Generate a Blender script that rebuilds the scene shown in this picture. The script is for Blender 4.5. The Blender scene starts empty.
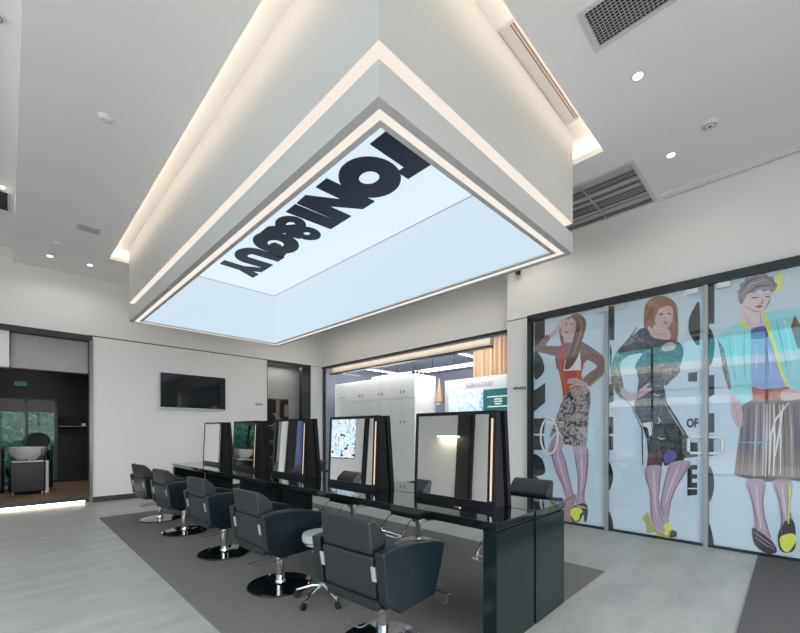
import bpy, bmesh, math, random
from mathutils import Vector, Matrix
random.seed(7)
R = math.radians
C = bpy.context.scene.collection
sc = bpy.context.scene

# ------------------------------------------------------------------ camera, world, exposure
F_PX, CXP, HYP, CAMH = 392.0, 399.7, 431.5, 1.3
cam = bpy.data.cameras.new('camera')
cam.sensor_width = 36.0
cam.lens = F_PX / 800 * 36.0
cam.shift_y = (HYP - 316.5) / 800
cam.shift_x = 0.0004
cam.clip_start = 0.02
camo = bpy.data.objects.new('camera', cam)
C.objects.link(camo)
camo.location = (0, 0, CAMH)
camo.rotation_euler = (R(90), 0, R(-45))
sc.camera = camo

w = bpy.data.worlds.new('world')
sc.world = w
w.use_nodes = True
bg = w.node_tree.nodes['Background']
bg.inputs[0].default_value = (0.95, 0.97, 1.0, 1)
bg.inputs[1].default_value = 5.6

sc.view_settings.view_transform = 'Standard'
sc.view_settings.look = 'None'
sc.view_settings.gamma = 1.0
sc.view_settings.exposure = 0.12
sc.view_settings.use_curve_mapping = False
sc.cycles.max_bounces = 10
sc.cycles.diffuse_bounces = 6
sc.cycles.glossy_bounces = 5
sc.cycles.transparent_max_bounces = 12
sc.cycles.caustics_reflective = False
sc.cycles.caustics_refractive = False
sc.cycles.sample_clamp_indirect = 6.0

def area_light(name, loc, rot, sx, sy, power, col=(1, 1, 1)):
    l = bpy.data.lights.new(name, 'AREA')
    l.shape = 'RECTANGLE'
    l.size, l.size_y, l.energy, l.color = sx, sy, power, col
    o = bpy.data.objects.new(name, l)
    C.objects.link(o)
    o.location = loc
    o.rotation_euler = rot
    return o
# portals only guide the sampling of the daylight entering by the street glazing
for a in (('street_portal', (-3.42, 1.15, 2.15), (0, R(-90), 0), 4.3, 6.7), ('entrance_portal', (1.1, -2.23, 2.05), (R(90), 0, 0), 9.0, 4.1)):
    area_light(*a, 1.0).data.cycles.is_portal = True

# ------------------------------------------------------------------ materials
def mat(name, col, rough=0.5, metal=0.0, emit=None, estr=1.0, coat=0.0, spec=0.5, noise=None, bump=None):
    m = bpy.data.materials.new(name)
    m.use_nodes = True
    nt = m.node_tree
    p = nt.nodes['Principled BSDF']
    p.inputs['Base Color'].default_value = (*col, 1)
    p.inputs['Roughness'].default_value = rough
    p.inputs['Metallic'].default_value = metal
    p.inputs['Coat Weight'].default_value = coat
    p.inputs['Specular IOR Level'].default_value = spec
    if emit:
        p.inputs['Emission Color'].default_value = (*emit, 1)
        p.inputs['Emission Strength'].default_value = estr
    if noise or bump:
        tc = nt.nodes.new('ShaderNodeTexCoord')
    if noise:
        scale, c2, lo, hi = noise
        n = nt.nodes.new('ShaderNodeTexNoise')
        n.inputs['Scale'].default_value = scale
        n.inputs['Detail'].default_value = 6
        r = nt.nodes.new('ShaderNodeValToRGB')
        r.color_ramp.elements[0].position = lo
        r.color_ramp.elements[1].position = hi
        r.color_ramp.elements[0].color = (*col, 1)
        r.color_ramp.elements[1].color = (*c2, 1)
        nt.links.new(tc.outputs['Object'], n.inputs['Vector'])
        nt.links.new(n.outputs['Fac'], r.inputs['Fac'])
        nt.links.new(r.outputs['Color'], p.inputs['Base Color'])
    if bump:
        scale, st = bump
        n = nt.nodes.new('ShaderNodeTexNoise')
        n.inputs['Scale'].default_value = scale
        n.inputs['Detail'].default_value = 4
        b = nt.nodes.new('ShaderNodeBump')
        b.inputs['Strength'].default_value = st
        b.inputs['Distance'].default_value = 0.01
        nt.links.new(tc.outputs['Object'], n.inputs['Vector'])
        nt.links.new(n.outputs['Fac'], b.inputs['Height'])
        nt.links.new(b.outputs['Normal'], p.inputs['Normal'])
    return m

def glass_mat(name, tint, refl=1.0, f0=0.04):
    m = bpy.data.materials.new(name)
    m.use_nodes = True
    nt = m.node_tree
    nt.nodes.remove(nt.nodes['Principled BSDF'])
    out = nt.nodes['Material Output']
    tr = nt.nodes.new('ShaderNodeBsdfTransparent')
    tr.inputs[0].default_value = (*tint, 1)
    gl = nt.nodes.new('ShaderNodeBsdfGlossy')
    gl.inputs['Roughness'].default_value = 0.01
    gl.inputs[0].default_value = (refl, refl, refl, 1)
    lw = nt.nodes.new('ShaderNodeLayerWeight')
    lw.inputs['Blend'].default_value = 0.5
    pw = nt.nodes.new('ShaderNodeMath')
    pw.operation = 'POWER'
    pw.inputs[1].default_value = 4.0
    fr = nt.nodes.new('ShaderNodeMath')
    fr.operation = 'MULTIPLY_ADD'
    fr.inputs[1].default_value = 0.8
    fr.inputs[2].default_value = f0
    nt.links.new(lw.outputs['Facing'], pw.inputs[0])
    nt.links.new(pw.outputs[0], fr.inputs[0])
    mx = nt.nodes.new('ShaderNodeMixShader')
    nt.links.new(fr.outputs[0], mx.inputs[0])
    nt.links.new(tr.outputs[0], mx.inputs[1])
    nt.links.new(gl.outputs[0], mx.inputs[2])
    nt.links.new(mx.outputs[0], out.inputs[0])
    return m

def ramp_mat(name, kind, scale, stops, rough=0.6, dist=0.0, glow=0.0):
    """blotched print: a noise / voronoi / wave texture through a constant colour ramp"""
    m = bpy.data.materials.new(name)
    m.use_nodes = True
    nt = m.node_tree
    p = nt.nodes['Principled BSDF']
    p.inputs['Roughness'].default_value = rough
    tc = nt.nodes.new('ShaderNodeTexCoord')
    if kind == 'noise':
        t = nt.nodes.new('ShaderNodeTexNoise')
        t.inputs['Detail'].default_value = 3
        t.inputs['Distortion'].default_value = dist
        o = t.outputs['Fac']
    elif kind == 'voronoi':
        t = nt.nodes.new('ShaderNodeTexVoronoi')
        o = t.outputs['Color']
    else:
        t = nt.nodes.new('ShaderNodeTexWave')
        t.bands_direction = 'Y'
        t.inputs['Distortion'].default_value = dist
        t.inputs['Detail'].default_value = 3
        t.inputs['Detail Scale'].default_value = 1.5
        o = t.outputs['Fac']
    t.inputs['Scale'].default_value = scale
    r = nt.nodes.new('ShaderNodeValToRGB')
    r.color_ramp.interpolation = 'CONSTANT' if kind != 'wave' else 'LINEAR'
    while len(r.color_ramp.elements) < len(stops):
        r.color_ramp.elements.new(0.5)
    for e, (pos, c) in zip(r.color_ramp.elements, stops):
        e.position = pos
        e.color = (*c, 1)
    nt.links.new(tc.outputs['Object'], t.inputs['Vector'])
    nt.links.new(o, r.inputs['Fac'])
    nt.links.new(r.outputs['Color'], p.inputs['Base Color'])
    if glow:
        nt.links.new(r.outputs['Color'], p.inputs['Emission Color'])
        p.inputs['Emission Strength'].default_value = glow
    return m

def floor_mat():
    m = mat('pale_concrete', (0.62, 0.62, 0.60), 0.42)
    nt = m.node_tree
    p = nt.nodes['Principled BSDF']
    tc = nt.nodes.new('ShaderNodeTexCoord')
    mp = nt.nodes.new('ShaderNodeMapping')
    mp.inputs['Rotation'].default_value = (0, 0, R(-50))
    mp.inputs['Scale'].default_value = (1.0, 3.2, 1.0)
    a = nt.nodes.new('ShaderNodeTexNoise')
    a.inputs['Scale'].default_value = 1.6
    a.inputs['Detail'].default_value = 10
    a.inputs['Roughness'].default_value = 0.65
    r = nt.nodes.new('ShaderNodeValToRGB')
    r.color_ramp.elements[0].position = 0.32
    r.color_ramp.elements[1].position = 0.68
    r.color_ramp.elements[0].color = (0.335, 0.345, 0.34, 1)
    r.color_ramp.elements[1].color = (0.46, 0.47, 0.46, 1)
    nt.links.new(tc.outputs['Object'], mp.inputs['Vector'])
    nt.links.new(mp.outputs['Vector'], a.inputs['Vector'])
    nt.links.new(a.outputs['Fac'], r.inputs['Fac'])
    nt.links.new(r.outputs['Color'], p.inputs['Base Color'])
    return m

M = {}
M['floor'] = floor_mat()
M['carpet'] = mat('grey_carpet', (0.155, 0.15, 0.148), 0.95, noise=(160, (0.25, 0.243, 0.24), 0.35, 0.7), bump=(240, 0.5), spec=0.2)
M['mat'] = mat('charcoal_mat', (0.085, 0.085, 0.09), 0.95, noise=(110, (0.16, 0.16, 0.165), 0.35, 0.7), bump=(200, 0.5), spec=0.2)
M['wall'] = mat('white_wall_paint', (0.84, 0.82, 0.80), 0.75)
M['ceil'] = mat('white_ceiling_paint', (0.88, 0.87, 0.855), 0.8)
M['boxw'] = mat('white_plasterboard', (0.64, 0.63, 0.62), 0.7)
M['base'] = mat('dark_grey_skirting', (0.04, 0.04, 0.042), 0.5)
M['line'] = mat('shadow_gap_black', (0.02, 0.02, 0.02), 0.6)
M['steel'] = mat('dark_steel', (0.045, 0.055, 0.06), 0.35, metal=0.6)
M['gsteel'] = mat('grey_steel', (0.20, 0.20, 0.205), 0.35, metal=0.6)
M['greyp'] = mat('grey_panel', (0.40, 0.395, 0.39), 0.6)
M['gsteelm'] = mat('grey_door_stile', (0.40, 0.41, 0.42), 0.4, metal=0.4)
M['alum'] = mat('brushed_aluminium', (0.62, 0.63, 0.64), 0.35, metal=0.85)
M['chrome'] = mat('chrome', (0.82, 0.83, 0.84), 0.08, metal=1.0)
M['gloss'] = mat('black_gloss_lacquer', (0.006, 0.010, 0.011), 0.05, coat=0.6)
M['glossend'] = mat('black_gloss_end_panel', (0.007, 0.014, 0.015), 0.16, spec=0.4)
M['satin'] = mat('black_satin', (0.006, 0.007, 0.010), 0.30, spec=0.3)
M['leather'] = mat('black_leather', (0.006, 0.012, 0.018), 0.31, bump=(90, 0.06))
M['leatherb'] = mat('charcoal_leather_back', (0.017, 0.021, 0.025), 0.40, bump=(90, 0.06))
M['mirror'] = mat('mirror_silver', (0.90, 0.93, 0.92), 0.005, metal=1.0)
M['warmled'] = mat('warm_white_led', (0.02, 0.02, 0.02), 0.5, emit=(1.0, 0.90, 0.80), estr=0.84)
M['rimled'] = mat('rim_led', (0.02, 0.02, 0.02), 0.5, emit=(1.0, 0.92, 0.83), estr=0.85)
M['coveled'] = mat('cove_led', (0.02, 0.02, 0.02), 0.5, emit=(1.0, 0.86, 0.70), estr=7.0)
M['stepled'] = mat('step_led', (0.02, 0.02, 0.02), 0.5, emit=(1.0, 0.93, 0.80), estr=9.0)
M['mirled'] = mat('mirror_led', (0.02, 0.02, 0.02), 0.5, emit=(1.0, 0.74, 0.52), estr=0.9)
M['panelc'] = mat('lit_ceiling_sheet', (0.02, 0.02, 0.02), 0.5, emit=(0.76, 0.90, 0.985), estr=0.87)
M['panelw'] = mat('lit_side_sheet', (0.02, 0.02, 0.02), 0.5, emit=(0.66, 0.80, 0.91), estr=0.86)
M['ink'] = mat('navy_lettering', (0.010, 0.020, 0.045), 0.5)
M['white'] = mat('white_laminate', (0.80, 0.80, 0.79), 0.4)
M['whiteg'] = mat('white_ceramic', (0.82, 0.82, 0.80), 0.12)
M['plast'] = mat('white_plastic', (0.75, 0.75, 0.74), 0.4)
M['lampon'] = mat('lit_lens', (0.02, 0.02, 0.02), 0.4, emit=(1.0, 0.98, 0.94), estr=9.0)
M['viplamp'] = mat('lit_tube', (0.02, 0.02, 0.02), 0.4, emit=(1.0, 0.98, 0.95), estr=3.0)
M['dark'] = mat('black_void', (0.012, 0.012, 0.013), 0.8)
M['ventm'] = mat('grey_vent_metal', (0.50, 0.50, 0.50), 0.45, metal=0.3)
M['ventf'] = mat('white_vent_frame', (0.66, 0.66, 0.655), 0.5)
M['wood'] = mat('oak_floor', (0.30, 0.20, 0.13), 0.4, noise=(14, (0.22, 0.14, 0.09), 0.3, 0.7))
M['oak'] = mat('pale_oak', (0.86, 0.74, 0.64), 0.5, noise=(9, (0.80, 0.68, 0.57), 0.3, 0.7))
M['curtain'] = mat('tan_curtain', (0.30, 0.195, 0.125), 0.8)
M['vipceil'] = mat('blue_grey_ceiling', (0.42, 0.46, 0.55), 0.8)
M['blueg'] = mat('blue_grey_panel', (0.30, 0.32, 0.40), 0.5)
M['darkwall'] = mat('black_brown_wall', (0.010, 0.009, 0.011), 0.4, spec=0.3)
M['leaf'] = mat('hedge_leaf', (0.014, 0.085, 0.060), 0.7, noise=(9, (0.10, 0.32, 0.21), 0.35, 0.65), spec=0.15)
M['shade'] = mat('grey_roller_blind', (0.19, 0.19, 0.185), 0.8)
M['screen'] = mat('dark_screen', (0.006, 0.008, 0.011), 0.06)
M['silver'] = mat('silver_plastic', (0.55, 0.56, 0.57), 0.35, metal=0.5)
M['stoolseat'] = mat('pale_grey_vinyl', (0.45, 0.46, 0.46), 0.25)
M['rubber'] = mat('black_rubber', (0.015, 0.015, 0.016), 0.5)
M['exitg'] = mat('dark_green_sign', (0.02, 0.12, 0.07), 0.4, emit=(0.02, 0.2, 0.1), estr=0.15)
M['glassd'] = glass_mat('door_glass', (0.985, 0.992, 0.995), 1.0, 0.038)
M['glassv'] = glass_mat('clear_glass', (0.97, 0.98, 0.985), 0.9, 0.008)
M['teal'] = mat('teal_cladding', (0.12, 0.62, 0.66), 0.5)
M['conc'] = mat('outdoor_concrete', (0.42, 0.42, 0.40), 0.9)
M['orange'] = mat('ochre_beam', (0.75, 0.45, 0.2), 0.7)
M['gold'] = mat('brass', (0.75, 0.55, 0.25), 0.25, metal=1.0)
M['navy'] = mat('navy_gloss_panel', (0.012, 0.05, 0.22), 0.15)
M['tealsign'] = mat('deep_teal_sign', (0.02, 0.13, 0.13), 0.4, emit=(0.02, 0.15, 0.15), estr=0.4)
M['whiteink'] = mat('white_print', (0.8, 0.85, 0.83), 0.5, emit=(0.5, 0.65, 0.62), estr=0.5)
M['litpic'] = ramp_mat('lit_photo_print', 'noise', 3.2, [(0, (0.78, 0.84, 0.90)), (0.5, (0.35, 0.48, 0.62)), (0.6, (0.85, 0.88, 0.92)), (0.68, (0.12, 0.18, 0.26))], 0.3, 1.5, 0.5)

# ------------------------------------------------------------------ mesh helpers
class MB:
    """collects shapes and links them as ONE mesh object"""
    def __init__(s):
        s.bm = bmesh.new()
    def merge(s, t, mi=0):
        for f in t.faces:
            f.material_index = mi
        me = bpy.data.meshes.new('tmp')
        t.to_mesh(me)
        t.free()
        s.bm.from_mesh(me)
        bpy.data.meshes.remove(me)
        return s
    def box(s, x0, x1, y0, y1, z0, z1, bev=0.0, mi=0, seg=2, rot=None):
        t = bmesh.new()
        bmesh.ops.create_cube(t, size=1)
        for v in t.verts:
            v.co = Vector(((x0 + x1) / 2 + v.co.x * (x1 - x0), (y0 + y1) / 2 + v.co.y * (y1 - y0), (z0 + z1) / 2 + v.co.z * (z1 - z0)))
        if bev:
            bmesh.ops.bevel(t, geom=t.edges[:], offset=bev, segments=seg, affect='EDGES', profile=0.5)
        if rot is not None:
            bmesh.ops.transform(t, matrix=rot, verts=t.verts)
        return s.merge(t, mi)
    def cyl(s, p, q, r0, r1=None, n=20, mi=0, bev=0):
        p, q = Vector(p), Vector(q)
        t = bmesh.new()
        bmesh.ops.create_cone(t, cap_ends=True, segments=n, radius1=r0, radius2=r0 if r1 is None else r1, depth=(q - p).length)
        rot = (q - p).to_track_quat('Z', 'Y').to_matrix().to_4x4()
        bmesh.ops.transform(t, matrix=Matrix.Translation((p + q) / 2) @ rot, verts=t.verts)
        return s.merge(t, mi)
    def tube(s, pts, r, n=8, mi=0, closed=False):
        pts = [Vector(p) for p in pts]
        t = bmesh.new()
        rings = []
        N = len(pts)
        for i, p in enumerate(pts):
            a = pts[(i - 1) % N] if (closed or i > 0) else p
            b = pts[(i + 1) % N] if (closed or i < N - 1) else p
            d = (b - a).normalized()
            up = Vector((0, 0, 1)) if abs(d.z) < 0.95 else Vector((1, 0, 0))
            e1 = d.cross(up).normalized()
            e2 = d.cross(e1).normalized()
            rings.append([t.verts.new(p + r * (math.cos(k * 2 * math.pi / n) * e1 + math.sin(k * 2 * math.pi / n) * e2)) for k in range(n)])
        for i in range(N if closed else N - 1):
            A, B = rings[i], rings[(i + 1) % N]
            for k in range(n):
                t.faces.new((A[k], A[(k + 1) % n], B[(k + 1) % n], B[k]))
        if not closed:
            t.faces.new(rings[0][::-1])
            t.faces.new(rings[-1])
        return s.merge(t, mi)
    def lathe(s, prof, n=32, c=(0, 0, 0), mi=0):
        t = bmesh.new()
        rings = []
        for r, z in prof:
            rings.append([t.verts.new((c[0] + max(r, 1e-4) * math.cos(2 * math.pi * k / n), c[1] + max(r, 1e-4) * math.sin(2 * math.pi * k / n), c[2] + z)) for k in range(n)])
        for a, b in zip(rings, rings[1:]):
            for k in range(n):
                t.faces.new((a[k], a[(k + 1) % n], b[(k + 1) % n], b[k]))
        t.faces.new(rings[0][::-1])
        t.faces.new(rings[-1])
        return s.merge(t, mi)
    def prism(s, pts, axis, a0, a1, bev=0.0, mi=0, seg=2):
        """polygon pts in the two other axes, extruded along axis"""
        t = bmesh.new()
        def mk(p, a):
            if axis == 'Y':
                return (p[0], a, p[1])
            if axis == 'X':
                return (a, p[0], p[1])
            return (p[0], p[1], a)
        A = [t.verts.new(mk(p, a0)) for p in pts]
        B = [t.verts.new(mk(p, a1)) for p in pts]
        n = len(pts)
        for k in range(n):
            t.faces.new((A[k], A[(k + 1) % n], B[(k + 1) % n], B[k]))
        t.faces.new(A[::-1])
        t.faces.new(B)
        bmesh.ops.recalc_face_normals(t, faces=t.faces[:])
        if bev:
            es = [e for e in t.edges if len(e.link_faces) == 2 and e.calc_face_angle(0) > 0.5]
            bmesh.ops.bevel(t, geom=es, offset=bev, segments=seg, affect='EDGES', profile=0.5)
        return s.merge(t, mi)
    def ring(s, x0, x1, y0, y1, oa, ob, z0, z1, mi=0):
        """rectangular ring: outer rectangle inset by oa, hole inset by ob"""
        X0, X1, Y0, Y1 = x0 + oa, x1 - oa, y0 + oa, y1 - oa
        d = ob - oa
        t = bmesh.new()
        def rect(a, b, c, e, z):
            return [t.verts.new(v) for v in ((a, c, z), (b, c, z), (b, e, z), (a, e, z))]
        ob_, ot = rect(X0, X1, Y0, Y1, z0), rect(X0, X1, Y0, Y1, z1)
        ib, it = rect(X0 + d, X1 - d, Y0 + d, Y1 - d, z0), rect(X0 + d, X1 - d, Y0 + d, Y1 - d, z1)
        for k in range(4):
            j = (k + 1) % 4
            t.faces.new((ob_[k], ob_[j], ot[j], ot[k]))
            t.faces.new((ib[j], ib[k], it[k], it[j]))
            t.faces.new((ob_[j], ob_[k], ib[k], ib[j]))
            t.faces.new((ot[k], ot[j], it[j], it[k]))
        return s.merge(t, mi)
    def build(s, name, m, parent=None, smooth=True):
        me = bpy.data.meshes.new(name)
        s.bm.to_mesh(me)
        s.bm.free()
        for x in (m if isinstance(m, (list, tuple)) else [m]):
            me.materials.append(x)
        if smooth:
            me.polygons.foreach_set('use_smooth', [True] * len(me.polygons))
            me.set_sharp_from_angle(angle=R(38))
        o = bpy.data.objects.new(name, me)
        C.objects.link(o)
        if smooth:
            wn = o.modifiers.new('normals', 'WEIGHTED_NORMAL')
            wn.keep_sharp = True
        if parent:
            o.parent = parent
        return o

def tag(o, label, cat, group=None, kind=None):
    o['label'] = label
    o['category'] = cat
    if group:
        o['group'] = group
    if kind:
        o['kind'] = kind
    return o
def thing(name, label, cat, loc=(0, 0, 0), rz=0.0, group=None):
    o = bpy.data.objects.new(name, None)
    o.empty_display_size = 0.1
    C.objects.link(o)
    o.location = loc
    o.rotation_euler = (0, 0, rz)
    return tag(o, label, cat, group)
def struct(o):
    o['kind'] = 'structure'
    return o
def dup(root, label, loc, rz=0.0):
    r = root.copy()
    C.objects.link(r)
    r.location = loc
    r.rotation_euler = (0, 0, rz)
    r['label'] = label
    def rec(a, b):
        for ch in list(a.children):
            c = ch.copy()
            C.objects.link(c)
            c.parent = b
            rec(ch, c)
    rec(root, r)
    return r
def text_mesh(name, s, size, m, parent, mtx, extrude=0.002, bold=0.0, sx=1.0):
    cu = bpy.data.curves.new('t', 'FONT')
    cu.body = s
    cu.size = size
    cu.extrude = extrude
    cu.offset = bold
    cu.align_x = 'CENTER'
    cu.align_y = 'CENTER'
    o = bpy.data.objects.new('t', cu)
    C.objects.link(o)
    bpy.context.view_layer.update()
    me = bpy.data.meshes.new_from_object(o.evaluated_get(bpy.context.evaluated_depsgraph_get()))
    bpy.data.objects.remove(o)
    me.transform(Matrix.Diagonal((sx, 1, 1, 1)))
    me.transform(mtx)
    me.materials.clear()
    me.materials.append(m)
    me.name = name
    ob = bpy.data.objects.new(name, me)
    C.objects.link(ob)
    if parent:
        ob.parent = parent
    return ob
# text on a wall of constant X facing -X (reads along -Y) and of constant Y facing -Y (reads along +X)
def on_x(x, y, z): return Matrix.Translation((x, y, z)) @ Matrix(((0, 0, -1, 0), (-1, 0, 0, 0), (0, 1, 0, 0), (0, 0, 0, 1)))
def on_y(x, y, z): return Matrix.Translation((x, y, z)) @ Matrix(((1, 0, 0, 0), (0, 0, -1, 0), (0, 1, 0, 0), (0, 0, 0, 1)))

# ------------------------------------------------------------------ room shell
HC = 4.10                       # main ceiling
WX, WY, VX = 5.62, 9.05, 6.05   # poster wall, television wall, glazed room wall
struct(MB().box(-3.4, 11, -2.2, 12.3, -0.1, 0).build('floor', M['floor']))
struct(MB().box(-60, 60, -60, 60, -0.3, -0.12).build('ground', M['conc']))
o = MB().box(0.97, 3.91, 1.22, 7.36, 0.0, 0.008).build('carpet', M['carpet'])
tag(o, 'dark grey rectangular carpet under the row of chairs and the styling desk', 'carpet')
o = MB().box(2.3, 5.54, -2.0, 0.25, 0.0, 0.008).build('floor_mat', M['mat'])
tag(o, 'charcoal mat at the foot of the fashion posters on the right', 'mat')

# main ceiling with its opening, the pocket above it and the raised strip on the left
OX0, OX1, OY0, OY1 = 1.167, 4.206, 1.328, 7.821
c = MB()
for (a, b, d, e) in ((0.10, OX0, -2.2, WY), (OX1, WX + 0.6, -2.2, WY), (OX0, OX1, -2.2, OY0), (OX0, OX1, OY1, WY)):
    c.box(a, b, d, e, HC, HC + 0.06)
c.box(-3.4, 0.065, -2.2, WY, 4.30, 4.38)
c.box(0.065, 0.10, -2.2, WY, HC, 4.38)
c.box(OX0 - 0.3, OX1 + 0.3, OY0 - 0.3, OY1 + 0.3, 4.285, 4.33)
c.ring(OX0 - 0.3, OX1 + 0.3, OY0 - 0.3, OY1 + 0.3, 0, 0.03, HC + 0.06, 4.285)
struct(c.build('ceiling', M['ceil'], smooth=False))

# television wall with the portal on the left and the passage on the right
b = MB()
b.box(-3.4, -0.12, WY, WY + 0.15, 0, 3.05)
b.box(1.10, 4.48, WY, WY + 0.15, 0, 3.05)
b.box(5.71, VX + 0.15, WY, WY + 0.15, 0, 3.05)
b.box(-3.4, VX + 0.15, WY, WY + 0.15, 3.05, 4.38)
struct(b.build('wall_back', M['wall'], smooth=False))
struct(MB().box(1.10, 4.48, WY - 0.012, WY, 0, 0.10).build('baseboard_back', M['base']))
struct(MB().box(1.06, 5.71, WY - 0.004, WY, 3.04, 3.058).build('trim_1', M['line']))
struct(MB().box(5.71, VX, WY - 0.003, WY, 3.046, 3.052).build('trim_6', M['line']))
struct(MB().box(4.474, 4.486, WY - 0.004, WY + 0.15, 0, 3.04).build('trim_2', M['line']))
# the poster wall, the glazed room's wall
b = MB()
b.box(WX, VX + 0.15, -2.2, 3.20, 3.05, HC)
b.box(WX, VX + 0.15, 2.83, 3.20, 0, 3.05)
b.box(WX + 0.04, WX + 0.16, -2.2, 2.83, 0, 3.05)  # unseen backing added to stop daylight leaking in behind the posters
struct(b.build('wall_right', M['wall'], smooth=False))
struct(MB().box(WX - 0.003, WX, 2.80, 3.20, 3.042, 3.055).build('trim_3', M['line']))
b = MB()
b.box(VX, VX + 0.15, 3.20, WY, 3.05, HC)
b.box(VX, VX + 0.15, 3.20, 3.42, 0, 3.05)
struct(b.build('wall_glazed_room', M['wall'], smooth=False))
# left wall with a dark panel, and the street glazing frames
b = MB()
b.box(-3.55, -3.4, 4.5, 12.3, 0, 4.38)
struct(b.build('wall_left', M['wall'], smooth=False))
f = MB()
for k in range(6):
    y = -2.2 + k * 1.34
    f.box(-3.46, -3.40, y - 0.03, y + 0.03, 0, 4.3)
f.box(-3.46, -3.40, -2.2, 4.5, 0, 0.08).box(-3.46, -3.40, -2.2, 4.5, 4.22, 4.3).box(-3.46, -3.40, -2.2, 4.5, 2.55, 2.61)
struct(f.build('window_1', M['steel']))
f = MB()
for k in range(7):
    x = -3.4 + k * 1.5
    f.box(x - 0.03, x + 0.03, -2.26, -2.2, 0, 4.3)
f.box(-3.4, WX, -2.26, -2.2, 0, 0.08).box(-3.4, WX, -2.26, -2.2, 4.0, 4.3).box(-3.4, WX, -2.26, -2.2, 2.55, 2.61)
struct(f.build('window_2', M['steel']))

struct(MB().box(-3.4, WX, -2.3, -2.2, 2.6, HC).box(4.0, WX, -2.3, -2.2, 0, 2.6).build('front_daylight_block', M['wall'], smooth=False))  # unseen header and side panel, added to hold back entrance daylight

# passage behind the television wall
b = MB()
b.box(4.0, 6.0, 9.62, 9.75, 0, 3.05)
b.box(4.0, 4.1, WY + 0.15, 9.62, 0, 3.05)
b.box(5.92, 6.04, WY + 0.15, 9.62, 0, 3.05)
b.box(4.0, 6.04, WY + 0.15, 9.75, 3.05, 3.12)
struct(b.build('wall_passage', M['greyp'], smooth=False))
struct(MB().box(5.46, 5.71, WY + 0.02, WY + 0.17, 0, 3.02).box(4.48, 5.71, WY + 0.0, WY + 0.16, 3.00, 3.045).build('trim_4', M['steel']))

# ------------------------------------------------------------------ portal and wash room on the left
struct(MB().box(-3.4, 1.0, 9.0, 12.3, 0.065, 0.12).box(1.0, 1.75, 9.2, 12.3, 0.065, 0.12).build('floor_platform', M['wood']))
struct(MB().box(-0.12, 1.0, 8.985, 9.0, 0.06, 0.122).build('trim_5', M['steel']))
o = MB().box(-0.1, 0.99, 9.06, 9.08, 0.02, 0.05).build('step_light', M['stepled'])
tag(o, 'warm light strip glowing under the front edge of the raised wash room step', 'light strip')
struct(MB().box(-0.12, 1.10, WY - 0.01, WY + 0.14, 2.955, 3.05).build('trim_7', M['steel']))
struct(MB().box(1.055, 1.10, WY - 0.03, WY + 0.15, 0, 2.955).build('trim_9', M['gsteel']))
o = MB().box(0.03, 1.05, 9.21, 9.34, 2.37, 2.95, 0.004).build('bulkhead_panel', M['greyp'])
tag(o, 'plain grey bulkhead panel across the top of the wash room opening', 'panel')
o = MB().box(-0.12, 0.02, 9.09, 9.3, 2.36, 2.955, 0.004).build('white_bulkhead', M['white'])
tag(o, 'white boxed bulkhead at the top left end of the wash room opening', 'panel')
b = MB()
b.box(0.81, 1.75, 12.1, 12.25, 0.12, 2.95)
b.box(1.62, 1.75, 9.2, 12.1, 0.12, 2.95)
b.box(-3.4, 0.81, 12.1, 12.2, 2.02, 2.95)
struct(b.build('wall_wash_room', M['darkwall'], smooth=False))
struct(MB().box(-3.4, 1.75, 9.2, 12.3, 2.95, 3.04).build('ceiling_wash_room', M['darkwall']))
b = MB()
for x in (-2.6, -1.6, -0.65, 0.30, 0.79):
    b.box(x - 0.025, x + 0.025, 12.08, 12.16, 0.12, 2.05)
b.box(-3.4, 0.81, 12.08, 12.16, 1.98, 2.03).box(-3.4, 0.81, 12.08, 12.16, 0.12, 0.17)
w3 = struct(b.build('window_3', M['steel']))
MB().box(-3.4, 0.8, 12.11, 12.12, 0.17, 1.98).build('pane', M['glassv'], w3)
o = MB().box(-3.35, 0.28, 12.05, 12.065, 1.74, 2.0).box(0.32, 0.78, 12.05, 12.065, 1.74, 2.0).build('roller_blind', M['shade'])
tag(o, 'grey roller blind drawn part way down the wash room window', 'blind')
t = thing('wall_niche', 'black recessed niche with a thin pale shelf in the dark wash room wall', 'shelf', (1.2, 12.09, 1.25))
MB().box(-0.36, 0.42, -0.03, 0.005, -0.02, 0.40).build('recess', M['dark'], t)
MB().box(-0.36, 0.42, -0.10, 0.0, 0.165, 0.18).build('shelf', M['gsteel'], t)
MB().box(0.05, 0.13, -0.09, -0.03, 0.18, 0.25, 0.01).build('white_box', M['white'], t)
o = MB().box(0.10, 0.30, 12.0, 12.03, 2.30, 2.40, 0.004).build('exit_sign', M['exitg'])
tag(o, 'small dark green sign box above the wash room window', 'sign')
o['label'] = 'small dark green sign box hanging above the wash room window'
for k, (x0, lab) in enumerate(((0.25, 'upper left slim lit tube at the wash room ceiling'), (0.55, 'slim lit tube at the wash room ceiling nearer the dark wall'))):
    o = MB().box(x0, x0 + 0.03, 10.2, 11.4, 2.90, 2.945).build('tube_light', M['viplamp'])
    tag(o, lab, 'light', 'wash room tube lights')

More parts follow.
